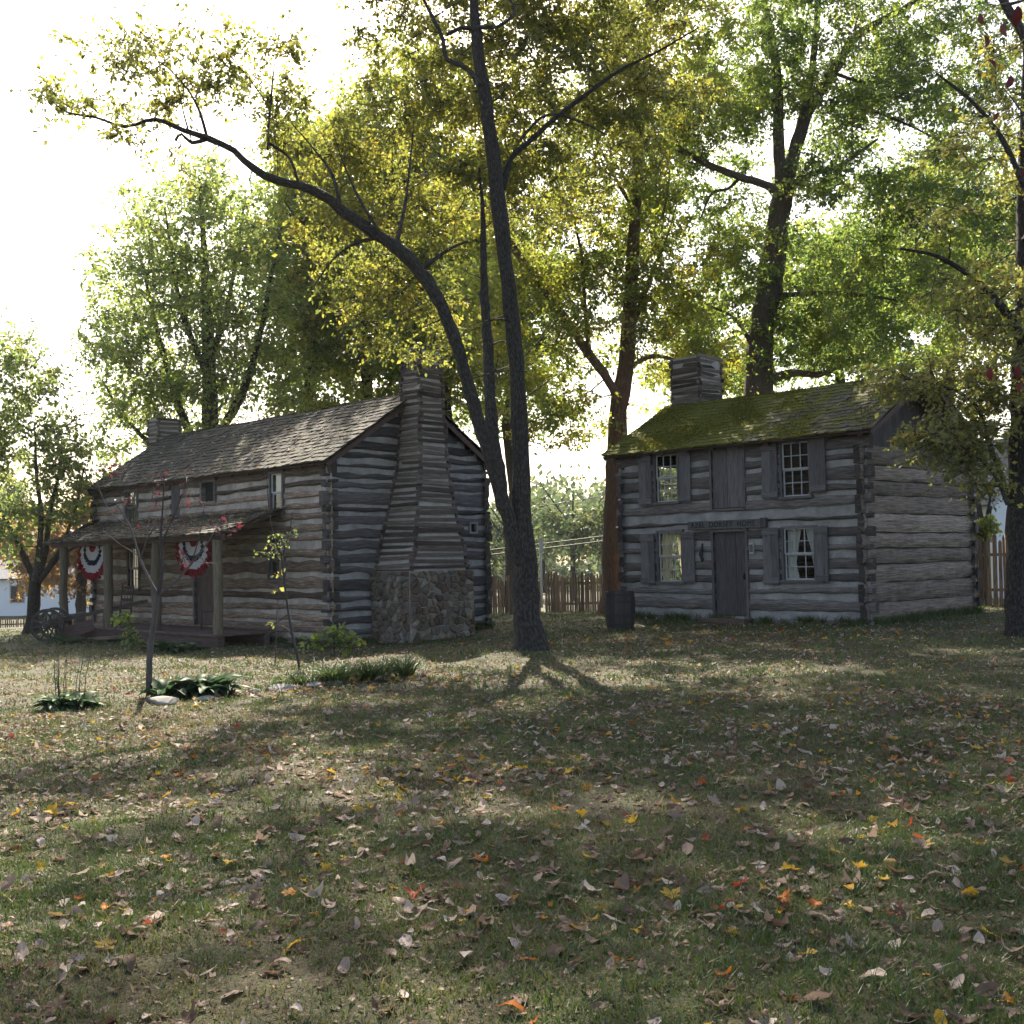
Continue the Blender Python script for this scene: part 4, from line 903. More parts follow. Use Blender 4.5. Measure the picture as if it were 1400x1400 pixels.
# round green tree behind the long house
tree('sycamore_tree', 'large rounded green tree behind the far chimney of the long house', [
  Ls(42, (292,850,.42), (291,760,.38), (290,680,.34), (288,600,.3), (286,520,.25), (284,440,.2), (280,360,.14), (276,290,.08), (272,240,.04)),
  Ls(42, (289,650,.18), (250,570,.15), (225,490,.11), (205,410,.07), (190,340,.03)), Ls(42, (288,610,.18), (330,540,.15), (355,460,.11), (370,380,.07), (385,310,.03)), Ls(41.3, (286,520,.13), (250,430,.09), (235,350,.06), (225,280,.03)), Ls(42.7, (286,500,.13), (310,420,.09), (325,340,.06), (335,270,.03)), Ls(42, (290,680,.13), (220,620,.1), (170,570,.06), (140,520,.03))],
 [(270,310,42,115,80,3.2,110), (200,390,42,80,90,3,80), (330,400,42,90,100,3.2,95), (255,450,41.4,100,90,3.2,85), (190,510,42,70,80,2.6,62), (340,530,42,90,80,2.8,66), (250,570,41.6,80,60,2.6,50), (150,470,42,35,60,2,15), (260,230,42,60,30,2,12), (165,590,42,45,50,2,18)],
 'softgreen', .145, 82, 'dark', 15, 1.0)

# small spreading tree at the left edge
tree('dogwood_tree', 'small spreading tree at the left edge forking low beside the paling fence', [
  Ls(34.5, (43,874,.2), (45,840,.175), (47,805,.165), (48,790,.16)), Ls(34.5, (48,793,.12), (35,765,.1), (18,730,.08), (2,700,.06), (-20,660,.04)), Ls(34.3, (48,795,.11), (54,750,.09), (56,700,.07), (50,650,.05), (48,590,.03)), Ls(34.6, (50,793,.1), (62,755,.085), (68,700,.07), (80,650,.05), (85,600,.03)),
  Ls(34.4, (52,795,.1), (75,765,.085), (95,735,.07), (125,715,.05), (155,706,.03)), Ls(34.4, (75,765,.06), (95,752,.05), (120,742,.03)), Ls(34.5, (85,748,.05), (105,690,.04), (115,640,.02))],
 [(40,600,34.5,70,70,2,36), (20,520,34.8,55,55,2,15), (70,680,34.4,65,40,1.8,21), (110,660,34.5,45,45,1.5,10), (-10,660,34.5,60,70,2,24), (40,540,34.5,55,60,2,14), (100,600,34.5,40,60,1.5,8), (15,730,34.3,45,30,1.4,10), (-20,470,35,70,60,2.2,14)],
 'midgreen', .13, 95, 'dark', 16, .75)

# more trees in the distance; each its own
tree('red_maple_tree', 'orange autumn maple far behind the left end of the porch', [Ls(60, (110,850,.3), (112,790,.25), (115,740,.2), (118,690,.12), (118,650,.05)), Ls(60, (113,760,.13), (80,720,.1), (60,690,.05)), Ls(60, (114,750,.12), (150,710,.09), (170,690,.04))],
 [(100,730,60,65,45,3,46), (50,740,60,50,40,3,26), (130,690,60,40,35,2.5,18), (150,750,60,45,40,3,18), (45,785,60,40,18,2.5,12), (110,795,60,30,16,2,8)], 'orange', .26, 85, 'dark', 17, 1.1)
far_spec = [
 ('yellowing tree behind the ridge of the long house, nearest its near chimney', 500, 46, 330, 130, 200, 'yellowgreen', 21),
 ('tall tree with slim straight trunk behind the middle of the long house roof', 425, 48, 350, 100, 190, 'green', 22),
 ('golden green tree just behind the near stick chimney of the long house', 605, 45, 360, 110, 200, 'yellowgreen', 23),
 ('leafy tree in the gap right behind the middle tree stems', 699, 50, 430, 90, 140, 'green', 24),
 ('green tree behind the cabin roof right of the forked trunk', 1150, 50, 400, 120, 110, 'green', 25),
 ('bright green tree behind the right slope of the cabin roof', 1300, 52, 350, 130, 150, 'yellowgreen', 26),
 ('thin green tree behind the cabin chimney', 965, 54, 480, 80, 90, 'yellowgreen', 27)]
for lab, px, Y, py, rx, ry, lf, sd_ in far_spec:
    g = random.Random(sd_); j = lambda s: g.uniform(-s, s)
    yb = 800; limbs = [Ls(Y, (px, yb+20, .34), (px+j(4), 740, .3), (px+j(6), 660, .27), (px+j(8), 580, .23), (px+j(10), py+60, .18), (px+j(12), py-20, .1), (px+j(12), py-ry*.8, .04))]
    for q in range(5):
        s = (-1)**q; y0 = py+90-q*28
        limbs.append(Ls(Y+j(1.5), (px, y0, .13), (px+s*rx*.3, y0-35+j(10), .1), (px+s*rx*.6, y0-70+j(15), .06), (px+s*rx*.85, y0-100+j(20), .03)))
    bl = []
    for q in range(6):
        a = q*1.05+j(.3); bl.append((px+math.cos(a)*rx*.5, py+math.sin(a)*ry*.5, Y+j(1.5), rx*.55, ry*.5, 3, int(rx*ry/430)))
    if sd_ == 21: bl += [(520, 175, Y, 105, 60, 3, 48), (430, 235, Y, 75, 50, 3, 24), (600, 120, Y, 80, 60, 3, 26)]  # extra high crown clusters, added to cast shade on the long house roof
    for q in (-.55, 0, .55): bl.append((px+rx*q, max(py+ry*.75, 520), Y+j(1.5), rx*.6, 75, 2.5, int(rx*.14)))
    tree('broadleaf_tree', lab, limbs, bl, lf, .19, 105, 'dark', sd_, 1.15, group='trees behind the houses')
gap_spec = [('hazy tree beyond the fence, left of the utility pole', 700, 92, 730, 60, 60, 31), ('hazy tree beyond the fence, right of the utility pole', 785, 86, 720, 62, 70, 32), ('pale far tree directly behind the utility pole', 742, 105, 715, 50, 50, 33), ('pale low tree seen past the far gable wall of the long house', 655, 98, 745, 40, 55, 34),
 ('far tree between the left edge fork and the long house', 150, 95, 690, 60, 80, 35), ('far tree beyond the white house at the left edge', -20, 100, 700, 80, 90, 36), ('yellowing bush-like tree in front of the tall white gable', 1345, 40, 722, 14, 22, 37), ('far tree beyond the right fence', 1400, 90, 690, 60, 70, 38), ('far tree hidden mostly by the middle trunk', 580, 95, 700, 80, 80, 39), ('far tree behind the cabin wall', 900, 95, 690, 80, 80, 40)]
for lab, px, Y, py, rx, ry, sd_ in gap_spec:
    g = random.Random(sd_); j = lambda s: g.uniform(-s, s); c = at(px, py, Y); zb = gz1(c[0], c[1]); k = Y/FPX; yb = py+(c[2]-zb)/k
    limbs = [Ls(Y, (px, yb, .25), (px+j(2), (yb+py)/2+10, .2), (px+j(3), py, .12), (px+j(4), py-ry*.7, .04))]
    for q in range(4):
        s = (-1)**q; limbs.append(Ls(Y+j(1), (px, py+30-q*9, .09), (px+s*rx*.4, py-5-q*8, .06), (px+s*rx*.75, py-30-q*10, .03)))
    nb = max(8, int(rx*ry*k*k*1.1))
    tree('background_tree', lab, limbs, [(px+j(rx*.3), py+q*ry*.22-ry*.3, Y, rx*(.65+.3*g.random()), ry*.42, 3 if Y > 50 else .6, nb) for q in range(4)], 'fargreen' if sd_ != 37 else 'yellowgreen', .3 if Y > 50 else .12, 70, 'dark', sd_, 1.3 if Y > 50 else .4, group='far trees beyond the fences', rootflare=False)

# far wood closing the horizon
rng = np.random.default_rng(77)
n = 5200; th = rng.uniform(-.62, .62, n); D = rng.uniform(150, 260, n); X, Y = D*np.sin(th), D*np.cos(th)
Zc = gz(X, Y)+rng.uniform(0, 1, n)**.8*(13+4.5*np.sin(th*19)+2.5*np.sin(th*47+1))
Vw, Tw, rw, _, _ = leaf_cloud(np.stack([X, Y, Zc], -1), np.full(n, 2.6), np.clip(rng.normal(.45, .25, n), 0, 1), 26, 1.1, rng, spread=.3)
tag(link('distant_woods', mesh_np('distant_woods', Vw, T=Tw, mats=[LM['fargreen']], rnd=rw)), 'far line of woods along the horizon', 'woods', kind='stuff')

# ------------------------------------------------------------------ fences
def paling_fence(label, p, q, h, seed, pw=.075, gapw=.03, posts=3, name='paling_fence'):
    g = random.Random(seed); p, q = np.array(p, float), np.array(q, float); L = float(np.linalg.norm(q-p)); d = (q-p)/L; nrm = np.array([-d[1], d[0], 0])
    root = empty(name, (p[0], p[1], gz1(p[0], p[1])), label=label, cat='fence', group='old paling fences'); o = np.array(root.location)
    mb = MB(seed); x = 0
    while x < L:
        w_ = pw*g.uniform(.7, 1.25); c = p+d*(x+w_/2); z = gz1(c[0], c[1]); hh = h*g.uniform(.9, 1.06); c = np.array([c[0], c[1], z])-o
        lean = d*g.uniform(-.025, .025)
        a, b = c+np.array([0, 0, .03]), c+np.array([0, 0, hh])+lean; t = .011
        P = lambda base, u, v: base+d*u+nrm*v
        off = g.random()*40; r = g.random(); hw = w_/2
        lo = [P(a, -hw, -t), P(a, hw, -t), P(a, hw, t), P(a, -hw, t)]; hi = [P(b, -hw*.9, -t), P(b, hw*.9, -t), P(b, hw*.9, t), P(b, -hw*.9, t)]; tp = [P(b+np.array([0, 0, .07]), s*hw*.15, v) for s, v in ((-1, -t), (1, -t), (1, t), (-1, t))]
        for A_, B_, u0, u1 in ((lo, hi, 0, hh), (hi, tp, hh, hh+.07)):
            for i in range(4):
                k = (i+1) % 4; mb.face([A_[i], A_[k], B_[k], B_[i]], 0, [(u0+off, i*.05), (u0+off, i*.05+.05), (u1+off, i*.05+.05), (u1+off, i*.05)], r)
        mb.face(tp, 0, None, r)
        x += w_+gapw*g.uniform(.3, 2)
    mb.build('palings', M['paling'], root)
    for f in (.25, .78):
        r_ = MB(seed+1)
        nn = max(2, int(L/2.4)); pts = [p+d*L*i/nn for i in range(nn+1)]
        for a, b in zip(pts, pts[1:]):
            a = np.array([a[0], a[1], gz1(a[0], a[1])+h*f])-o+nrm*.04; b = np.array([b[0], b[1], gz1(b[0], b[1])+h*f])-o+nrm*.04; r_.beam(a, b, .04, .08)
        r_.build('rail', M['paling'], root)
    for k in range(posts):
        c = p+d*L*(k+.5)/posts; ps = MB(seed+k+5); z = gz1(c[0], c[1]); c = np.array([c[0], c[1], z])-o+nrm*.12; ps.tube([c+np.array([0, 0, -.2]), c+np.array([0, 0, h*.5]), c+np.array([0, 0, h*1.08])], [.06, .055, .05], 7); ps.build('post', M['paling'], root)
    return root
A_, B_ = at(655, 838, 42), at(738, 838, 43.2); C_ = at(746, 838, 43.2)
paling_fence('brown paling fence behind the middle tree, by the far gable corner of the long house', A_[:2].tolist()+[0], B_[:2].tolist()+[0], 1.33, 201, .085, .014)
D_ = at(850, 838, 44.5); paling_fence('brown paling fence between the middle tree and the reddish trunk', C_[:2].tolist()+[0], D_[:2].tolist()+[0], 1.45, 202, .085, .014)
E_, F_ = at(1300, 830, 33.5), at(1460, 830, 31.5); paling_fence('tall dark paling fence right of the square cabin', E_[:2].tolist()+[0], F_[:2].tolist()+[0], 1.85, 203, .1, .025)
G_, H_ = at(-60, 870, 62), at(140, 865, 66); paling_fence('low dark paling fence at the far left behind the cart', G_[:2].tolist()+[0], H_[:2].tolist()+[0], 1.15, 204)

# ------------------------------------------------------------------ far houses, pole, wires
def far_house(label, c, yaw, L, W, H, rise, wins, seed, name='white_house'):
    root = empty(name, (c[0], c[1], gz1(c[0], c[1])), yaw, label=label, cat='house'); mb = MB(seed); zb = -.6
    P = [(-L/2, -W/2), (L/2, -W/2), (L/2, W/2), (-L/2, W/2)]
    for i in range(4):
        a, b = P[i], P[(i+1) % 4]; mb.face([(*a, zb), (*b, zb), (*b, H), (*a, H)])
    for s in (-1, 1):
        q = [(s*L/2, -W/2, H), (s*L/2, W/2, H), (s*L/2, 0, H+rise)]; mb.face(q if s > 0 else q[::-1])
    mb.build('wall', M['siding'], root)
    rf = MB(seed+1)
    for s in (-1, 1):
        a = np.array([0, s*(W/2+.35), H-.35*rise/(W/2)+.08]); b = np.array([0, 0, H+rise+.08]); d = (b-a)/2; n_ = np.cross(d, [1, 0, 0]); n_ = n_/np.linalg.norm(n_)
        rf.box((a+b)/2, (L/2+.3, 0, 0), d, n_*.05)
    ro = rf.build('roof', M['shingle_far'], root)
    for s in (-1, 1):
        for e in (-1, 1):
            tr = MB(seed+2); tr.beam((e*(L/2+.31), s*(W/2+.36), H-.36*rise/(W/2)-.02), (e*(L/2+.31), 0, H+rise-.02), .04, .22); tr.build('rake_board', M['sash'], ro)
    for (x, z, w_, h_) in wins:
        wb_ = MB(seed+3); y = -W/2
        for a in ((x-w_/2-.08, x-w_/2, z-.08, z+h_+.08), (x+w_/2, x+w_/2+.08, z-.08, z+h_+.08), (x-w_/2, x+w_/2, z-.08, z), (x-w_/2, x+w_/2, z+h_, z+h_+.08)): wb_.bx(a[0], a[1], y-.05, y, a[2], a[3])
        wf = wb_.build('window', M['sash'], root); pb = MB(seed+4); pb.bx(x-w_/2, x+w_/2, y-.02, y-.004, z, z+h_); pb.build('pane', M['iron'], wf)
    return root
c = at(92, 820, 92); far_house('white clapboard house far off behind the cart and the left porch posts', c, .25, 12, 6, 2.7, 1.3, [(-3.2, .9, .9, 1.2), (2.6, .9, .9, 1.2)], 301)
c = at(1310, 750, 48); far_house('tall white gabled house behind the right paling fence', c, math.radians(-70), 9, 4.6, 3.9, 2.3, [(3, 1, .9, 1.4)], 305)
c = at(741, 838, 49); pole = empty('utility_pole', (c[0], c[1], gz1(c[0], c[1])), label='slim grey metal pole beyond the fence gap', cat='pole')
mb = MB(310); mb.tube([(0, 0, -.2), (0, 0, 1.4), (0, 0, 2.9)], [.05, .048, .045], 8); mb.build('shaft', M['metal'], pole)
mb = MB(311); mb.bx(-.06, .12, -.06, .06, 2.3, 2.9); mb.build('meter_box', M['metal'], pole)
def wire(label, pa, pb, r, sag):
    A, B = at(*pa), at(*pb); t = np.linspace(0, 1, 24)[:, None]; P = A+(B-A)*t; P[:, 2] -= sag*4*(t*(1-t))[:, 0]; mb = MB(320); o = P[0].copy(); mb.tube(P-o, r, 5)
    ob = mb.build('overhead_wire', M['wire']); ob.location = o; tag(ob, label, 'wire', 'overhead wires')
wire('thick overhead wire crossing the gap at fence-top height, upper of a close pair', (480, 772, 55), (1010, 708, 50), .028, .1)
wire('thick overhead wire crossing the gap, lower of a close pair', (480, 778, 55), (1010, 714, 50), .028, .12)
wire('thin overhead wire crossing the gap high between trees', (480, 730, 55), (1010, 646, 50), .016, .1)

# ------------------------------------------------------------------ porch things: bunting, cart, chairs, barrel
def bunting(label, x, z, w_, h_, seed):
    """pleated half-round fan; local x along the beam"""
    root_m = Matrix.Translation(Vector((-4.087, 26.196, -.302))) @ Matrix.Rotation(YL, 4, 'Z')
    na, nr = 97, 18; V, Q, UV = [], [], []; g = random.Random(seed)
    for i in range(nr):
        r = i/(nr-1)
        for k in range(na):
            a = math.pi*k/(na-1); pl = math.sin(a*26+seed)*.028*r+.018*math.sin(a*7+seed)*r
            rx = w_/2*r*(1-.06*math.sin(a*34+1)*r*.5); rz = h_*r*(1+.02*math.sin(a*17)*r)
            ca = math.cos(a); V.append((-math.copysign(abs(ca)**.72, ca)*rx, pl-.02*r, -max(0, math.sin(a))**.72*rz))
    for i in range(nr-1):
        for k in range(na-1):
            q = (i*na+k, i*na+k+1, (i+1)*na+k+1, (i+1)*na+k); Q.append(q)
            for v in q: UV.append(((v//na)/(nr-1)+.02*math.sin((v % na)*.35*2)*((v//na)/(nr-1)), 0))
    ob = link('bunting', mesh_np('bunting', np.array(V), np.array(Q), mats=[M['bunting']], uvq=np.array(UV), smooth=True)); ob.matrix_world = root_m @ Matrix.Translation(Vector((x, -1.46, z)))
    tag(ob, label, 'bunting', 'bunting fans on the porch')
bunting('red white and blue bunting fan at the far left porch bay, above the cart', -8.72, 2.5, 1.75, .95, 1)
bunting('red white and blue bunting fan in the porch bay nearest the chimney end', -3.4, 2.52, 1.62, .9, 2)

def wheel(parent, c, r, seed, spokes=12):
    t = MB(seed); n = 28; c = np.array(c, float)
    pts = [c+np.array([math.cos(a)*r, 0, math.sin(a)*r]) for a in np.arange(n+1)*2*math.pi/n]
    for a, b in zip(pts, pts[1:]): t.beam(a, b, .06, .07, up=(a+b)/2-c)
    w_ = t.build('wheel', M['cartwood'], parent)
    s = MB(seed+1); 
    for k in range(spokes):
        a = 2*math.pi*k/spokes+.13; d = np.array([math.cos(a), 0, math.sin(a)]); s.beam(c+d*.07, c+d*(r-.03), .035, .045, up=(0, 1, 0))
    s.build('spokes', M['cartwood'], w_)
    h = MB(seed+2); h.tube([c+np.array([0, y, 0]) for y in (-.16, -.1, .1, .16)], [.055, .085, .085, .055], 10); h.build('hub', M['cartwood'], w_)
    y = MB(seed+3)
    for a, b in zip(pts, pts[1:]): y.beam(c+(a-c)*1.09, c+(b-c)*1.09, .062, .012, up=(a+b)/2-c)
    y.build('tyre', M['iron'], w_)
c = at(66, 884, 30.3); zc = gz1(c[0], c[1])
cart = empty('hand_cart', (c[0], c[1], zc), math.radians(4), label='old wooden two-wheeled cart with raised shafts before the porch', cat='cart')
wheel(cart, (0, -.1, .43), .39, 400); wheel(cart, (-.12, .95, .43), .39, 410)
mb = MB(420); mb.beam((0, -.2, .43), (-.12, 1.1, .43), .08, .08); mb.build('axle', M['cartwood'], cart)
for y in (.15, .7):
    mb = MB(421); mb.beam((-.35, y, .42), (2.35, y, .98), .07, .09); mb.build('shaft', M['cartwood'], cart)
mb = MB(423)
for k in range(6): mb.beam((-.3+k*.2, .1, .49+k*.042), (-.3+k*.2, .75, .49+k*.042), .17, .03, up=(0, 0, 1))
mb.build('bed', M['cartwood'], cart)
mb = MB(424); mb.beam((.3, .12, .2), (1.1, .12, .42), .03, .3); mb.build('side_board', M['porchwood'], cart)
mb = MB(425); mb.beam((1.42, .12, .8), (1.42, .1, -.1), .1, .1, up=(0, 1, 0)); mb.build('prop', M['post'], cart)
c = at(150, 888, 29.6); plk = MB(426); plk.beam((-.55, 0, .1), (.55, .1, .16), .22, .06, r=.95); ob = plk.build('plank', M['post']); ob.location = (c[0], c[1], gz1(c[0], c[1])); tag(ob, 'pale loose plank lying on the grass beside the cart prop', 'plank')

def chair_parts(root, seed):
    def part(n, f):
        mb = MB(seed); f(mb); return mb.build(n, M['porchwood'], root)
    part('seat', lambda m: m.bx(-.23, .23, -.22, .22, .42, .45))
    for x in (-.2, .2):
        part('leg', lambda m: m.tube([(x, -.2, 0), (x, -.2, .5)], .02, 6)); part('leg', lambda m: m.tube([(x, .2, 0), (x, .2, .45), (x*1.05, .3, 1.05)], .02, 6))
    def back(m):
        for z in (.62, .78, .95): m.bx(-.2, .2, .24+(z-.45)*.13, .255+(z-.45)*.13, z, z+.08)
        for x in (-.1, 0, .1): m.tube([(x, .23, .46), (x, .3, 1.0)], .009, 5)
    part('backrest', back)
    part('stretcher', lambda m: m.tube([(-.2, -.2, .2), (.2, -.2, .2)], .012, 5)); part('stretcher', lambda m: m.tube([(-.2, .2, .16), (.2, .2, .16)], .012, 5))
RM = Matrix.Translation(Vector((-4.087, 26.196, -.302))) @ Matrix.Rotation(YL, 4, 'Z')
p = RM @ Vector((-8.6, -.75, .318)); ch = empty('porch_chair', p, YL+.3, label='brown slat-back chair on the porch between the two left posts', cat='chair', group='chairs on the porch'); chair_parts(ch, 430)
p = RM @ Vector((-4.0, -.7, .318)); c2 = ch.copy(); COL.objects.link(c2); c2.location = p; c2.rotation_euler = (0, 0, YL-.5); c2['label'] = 'dark slat-back chair on the porch beneath the right bunting fan'
for q in list(ch.children): k = q.copy(); COL.objects.link(k); k.parent = c2

c = at(848, 857, 27.3); bar = empty('barrel', (c[0], c[1], gz1(c[0], c[1])), label='dark wooden hooped barrel at the left corner of the cabin', cat='barrel')
mb = MB(440); n = 22; prof = [(0, .3), (.12, .325), (.3, .35), (.5, .358), (.7, .35), (.86, .335)]
for k in range(n):
    a0, a1 = 2*math.pi*k/n, 2*math.pi*(k+1)/n-.02; r = mb.rg.random(); off = mb.rg.random()*30; dr = mb.rg.uniform(-.004, .004)
    for (z0, r0), (z1, r1) in zip(prof, prof[1:]):
        mb.face([((r0+dr)*math.cos(a), (r0+dr)*math.sin(a), z) for a, z, r0 in ((a0, z0, r0), (a1, z0, r0), (a1, z1, r1), (a0, z1, r1))], 0, [(z0+off, 0), (z0+off, .09), (z1+off, .09), (z1+off, 0)], r)
    for z, rr_ in ((.86, .335), (.82, .31)): pass
    mb.face([(.335*math.cos(a0), .335*math.sin(a0), .86), (.335*math.cos(a1), .335*math.sin(a1), .86), (.31*math.cos(a1), .31*math.sin(a1), .86), (.31*math.cos(a0), .31*math.sin(a0), .86)], 0, None, r)
    mb.face([(.31*math.cos(a0), .31*math.sin(a0), .86), (.31*math.cos(a1), .31*math.sin(a1), .86), (.31*math.cos(a1), .31*math.sin(a1), .8), (.31*math.cos(a0), .31*math.sin(a0), .8)], 0, None, r)
mb.face([(.315*math.cos(a), .315*math.sin(a), .8) for a in np.arange(24)*2*math.pi/24], 0, None, .4)
mb.build('staves', M['barrel'], bar)
for z in (.1, .3, .62, .78):
    h = MB(441); rr_ = float(np.interp(z, [q[0] for q in prof], [q[1] for q in prof]))+.006
    for k in range(32):
        a0, a1 = 2*math.pi*k/32, 2*math.pi*(k+1)/32; h.face([(rr_*math.cos(a0), rr_*math.sin(a0), z-.025), (rr_*math.cos(a1), rr_*math.sin(a1), z-.025), (rr_*math.cos(a1), rr_*math.sin(a1), z+.025), (rr_*math.cos(a0), rr_*math.sin(a0), z+.025)])
    h.build('hoop', M['iron'], bar)

# ------------------------------------------------------------------ saplings, plants and edging stones
def broad_leaves(rng, n, R, L, W, up=(.35, 1.0), curl=.35, seg=5, base_r=.05, hgt=0):
    """arching strap or broad leaves from a crown: verts, quads, rnd"""
    V, Q, r = [], [], []; b = 0
    for k in range(n):
        a = rng.uniform(0, 2*np.pi); el = rng.uniform(*up); l = L*rng.uniform(.6, 1.15); w_ = W*rng.uniform(.7, 1.2); o = np.array([math.cos(a), math.sin(a), 0])*rng.uniform(0, base_r); o[2] = rng.uniform(0, hgt)
        d = np.array([math.cos(a), math.sin(a), 0]); s = np.array([-math.sin(a), math.cos(a), 0]); tw = rng.uniform(-.4, .4)
        p = o.copy(); ang = el
        for i in range(seg+1):
            t = i/seg; ww = w_*math.sin(math.pi*min(.97, .06+t*.92))**.75; sd_ = s*math.cos(tw)+np.array([0, 0, 1])*math.sin(tw)
            V += [p-sd_*ww+np.array([0, 0, ww*.35]), p, p+sd_*ww+np.array([0, 0, ww*.35])]
            if i < seg: Q += [(b, b+1, b+4, b+3), (b+1, b+2, b+5, b+4)]; r += [0, 0]
            b += 3; ang -= curl*(1.3/seg)*(1+t); p = p+(d*math.cos(ang)+np.array([0, 0, 1])*math.sin(ang))*l/seg
        rv = rng.random()
        for i in range(seg*2): r[-1-i] = rv
    return np.array(V), np.array(Q), np.array(r)
def clump(name, label, cat, px, py, Y, n, L, W, leaf, seed, stems=0, spread=.0, group=None, **k):
    rng = np.random.default_rng(seed); c = at(px, py, Y); root_z = gz1(c[0], c[1])
    VV, QQ, RR, b = [], [], [], 0
    m = max(1, int(spread > 0)*9)
    for q in range(m):
        V, Q, r = broad_leaves(rng, n//m, .1, L, W, **k); off = np.array([rng.uniform(-1, 1)*spread, rng.uniform(-1, 1)*spread*.4, 0]); off[2] = gz1(c[0]+off[0], c[1]+off[1])-root_z
        VV.append(V+off); QQ.append(Q+b); RR.append(r); b += len(V)
    me = mesh_np('leaves', np.vstack(VV), np.vstack(QQ), mats=[LM[leaf]], rnd=np.concatenate(RR), smooth=True)
    root = empty(name, (c[0], c[1], root_z), label=label, cat=cat, group=group)
    link('leaves', me, root)
    if stems:
        s = MB(seed)
        for q in range(stems):
            a = rng.uniform(0, 6.28); x, y = rng.normal(0, .12, 2); h = rng.uniform(.5, .85); s.tube([(x, y, 0), (x*1.2, y*1.2, h*.5), (x*1.5+.04, y*1.5, h)], [.006, .005, .003], 4)
        s.build('flower_stalks', BARK['twig'], root)
    return root
clump('hosta_plant', 'smaller dark hosta clump at the left edge of the bed with bare stalks', 'plant', 95, 972, 14.4, 100, .36, .06, 'hosta', 501, 9, spread=.17, up=(.45, 1.35), curl=.75, group='hosta clumps')
clump('hosta_plant', 'larger dark hosta clump right of the red-leaved sapling', 'plant', 268, 950, 15.6, 180, .46, .075, 'hosta', 502, 0, spread=.42, up=(.5, 1.4), curl=.75, group='hosta clumps')
clump('hosta_plant', 'shadowy hosta clump below the porch floor edge', 'plant', 225, 893, 25.5, 60, .45, .09, 'hosta', 503, 0, spread=.6, up=(.3, 1.2), curl=.6, group='hosta clumps')
clump('hosta_plant', 'small hosta clump growing under the cart wheel', 'plant', 92, 885, 29.2, 50, .4, .07, 'hosta', 506, 0, spread=.3, up=(.3, 1.2), curl=.6, group='hosta clumps')
for k, (px, py, Y, lab) in enumerate([(400, 938, 16.3, 'leftmost green strap-leaved clump in the bed, around the thin leaning sapling'), (450, 938, 16.6, 'second green strap-leaved clump along the stone edging'), (500, 936, 16.9, 'third green strap-leaved clump along the stone edging, tallest'), (545, 930, 17.3, 'rightmost green strap-leaved clump, at the tip of the bed')]):
    clump('daylily_clump', lab, 'plant', px, py, Y, 220 if k else 130, .44 if k else .32, .01, 'blade', 510+k, 0, spread=.3, up=(.95, 1.5), curl=.55, group='strap-leaved clumps in the bed', seg=5)

def shrub(name, label, px, py, Y, limbs, blobs, leaf, size, per, seed, crad=.22, bark='twig', cat='sapling', **k):
    return tree(name, label, [Ls(Y, (px, py, limbs[0][0][2]), *limbs[0][1:])]+[Ls(Y, *l) for l in limbs[1:]], blobs, leaf, size, per, bark, seed, crad, rootflare=False, twigs=0, cat=cat, twr=.003, rbase=.012, **k)
shrub('red_sapling', 'slender sapling with a few dark red leaves in front of the porch', 204, 955, 15.5, [
  [(204,955,.048), (204,920,.042), (206,880,.037), (212,840,.034), (216,815,.032)],
  [(216,815,.028), (205,795,.022), (190,760,.017), (178,720,.012), (160,690,.008)], [(216,815,.028), (222,780,.022), (220,740,.018), (222,700,.012), (225,650,.007)], [(216,815,.025), (240,795,.018), (262,770,.014), (285,740,.01), (310,700,.006)],
  [(192,765,.014), (200,740,.01), (212,720,.007)], [(230,803,.014), (255,800,.01), (290,780,.006)], [(222,740,.014), (240,700,.01), (255,660,.006)], [(178,720,.01), (150,700,.007), (128,650,.004)], [(190,760,.01), (165,745,.007), (140,725,.004)], [(262,770,.01), (272,735,.007), (280,690,.004)]],
  [(240,668,15.5,65,28,.5,9), (310,720,15.4,28,30,.4,5), (150,640,15.5,22,25,.4,4), (270,760,15.5,35,18,.4,3), (185,690,15.5,30,30,.4,4)], 'sapred', .06, 4, 521, .26, flat=.8)
shrub('leaning_sapling', 'thin leaning sapling with a grey-green leaf tuft by the near house corner', 413, 938, 16.8, [
  [(413,938,.024), (408,905,.021), (400,870,.019), (393,830,.017), (388,790,.015), (384,755,.013)], [(384,760,.012), (375,735,.01), (368,700,.007), (364,640,.004)], [(386,760,.01), (395,730,.008), (400,700,.004)], [(400,870,.01), (385,855,.008), (360,872,.005)], [(394,840,.008), (380,850,.006), (366,862,.004)]],
  [(383,735,16.8,24,20,.3,11), (372,755,16.8,18,10,.3,3)], 'midgreen', .04, 13, 522, .14)
shrub('yellow_vine', 'yellow-green leafy stems climbing in front of the lower window', 376, 860, 22, [[(376,900,.012), (378,850,.01), (382,800,.008), (386,760,.005)]], [(386,782,22,7,10,.12,1), (377,812,22,6,8,.12,1), (376,852,22,7,6,.12,1)], 'dun', .1, 9, 523, .13, cat='plant')
shrub('leafy_bush', 'bright green leafy young bush below the chimney stones', 458, 895, 23, [[(458,900,.014), (457,885,.012), (456,868,.009)], [(457,885,.008), (440,878,.006), (425,876,.004)], [(457,880,.008), (472,878,.006), (488,882,.004)]], [(458,868,23,14,10,.25,6), (435,876,23,12,7,.2,5), (480,880,23,12,7,.2,5)], 'green', .13, 16, 524, .2, cat='bush')
shrub('porch_shrub', 'pale yellow-green shrub growing before the left porch posts', 178, 893, 26.5, [[(178,898,.015), (180,870,.012), (176,848,.008)]], [(170,845,26.5,14,12,.3,8), (180,872,26.5,9,16,.3,7)], 'green', .1, 20, 525, .2, cat='shrub')

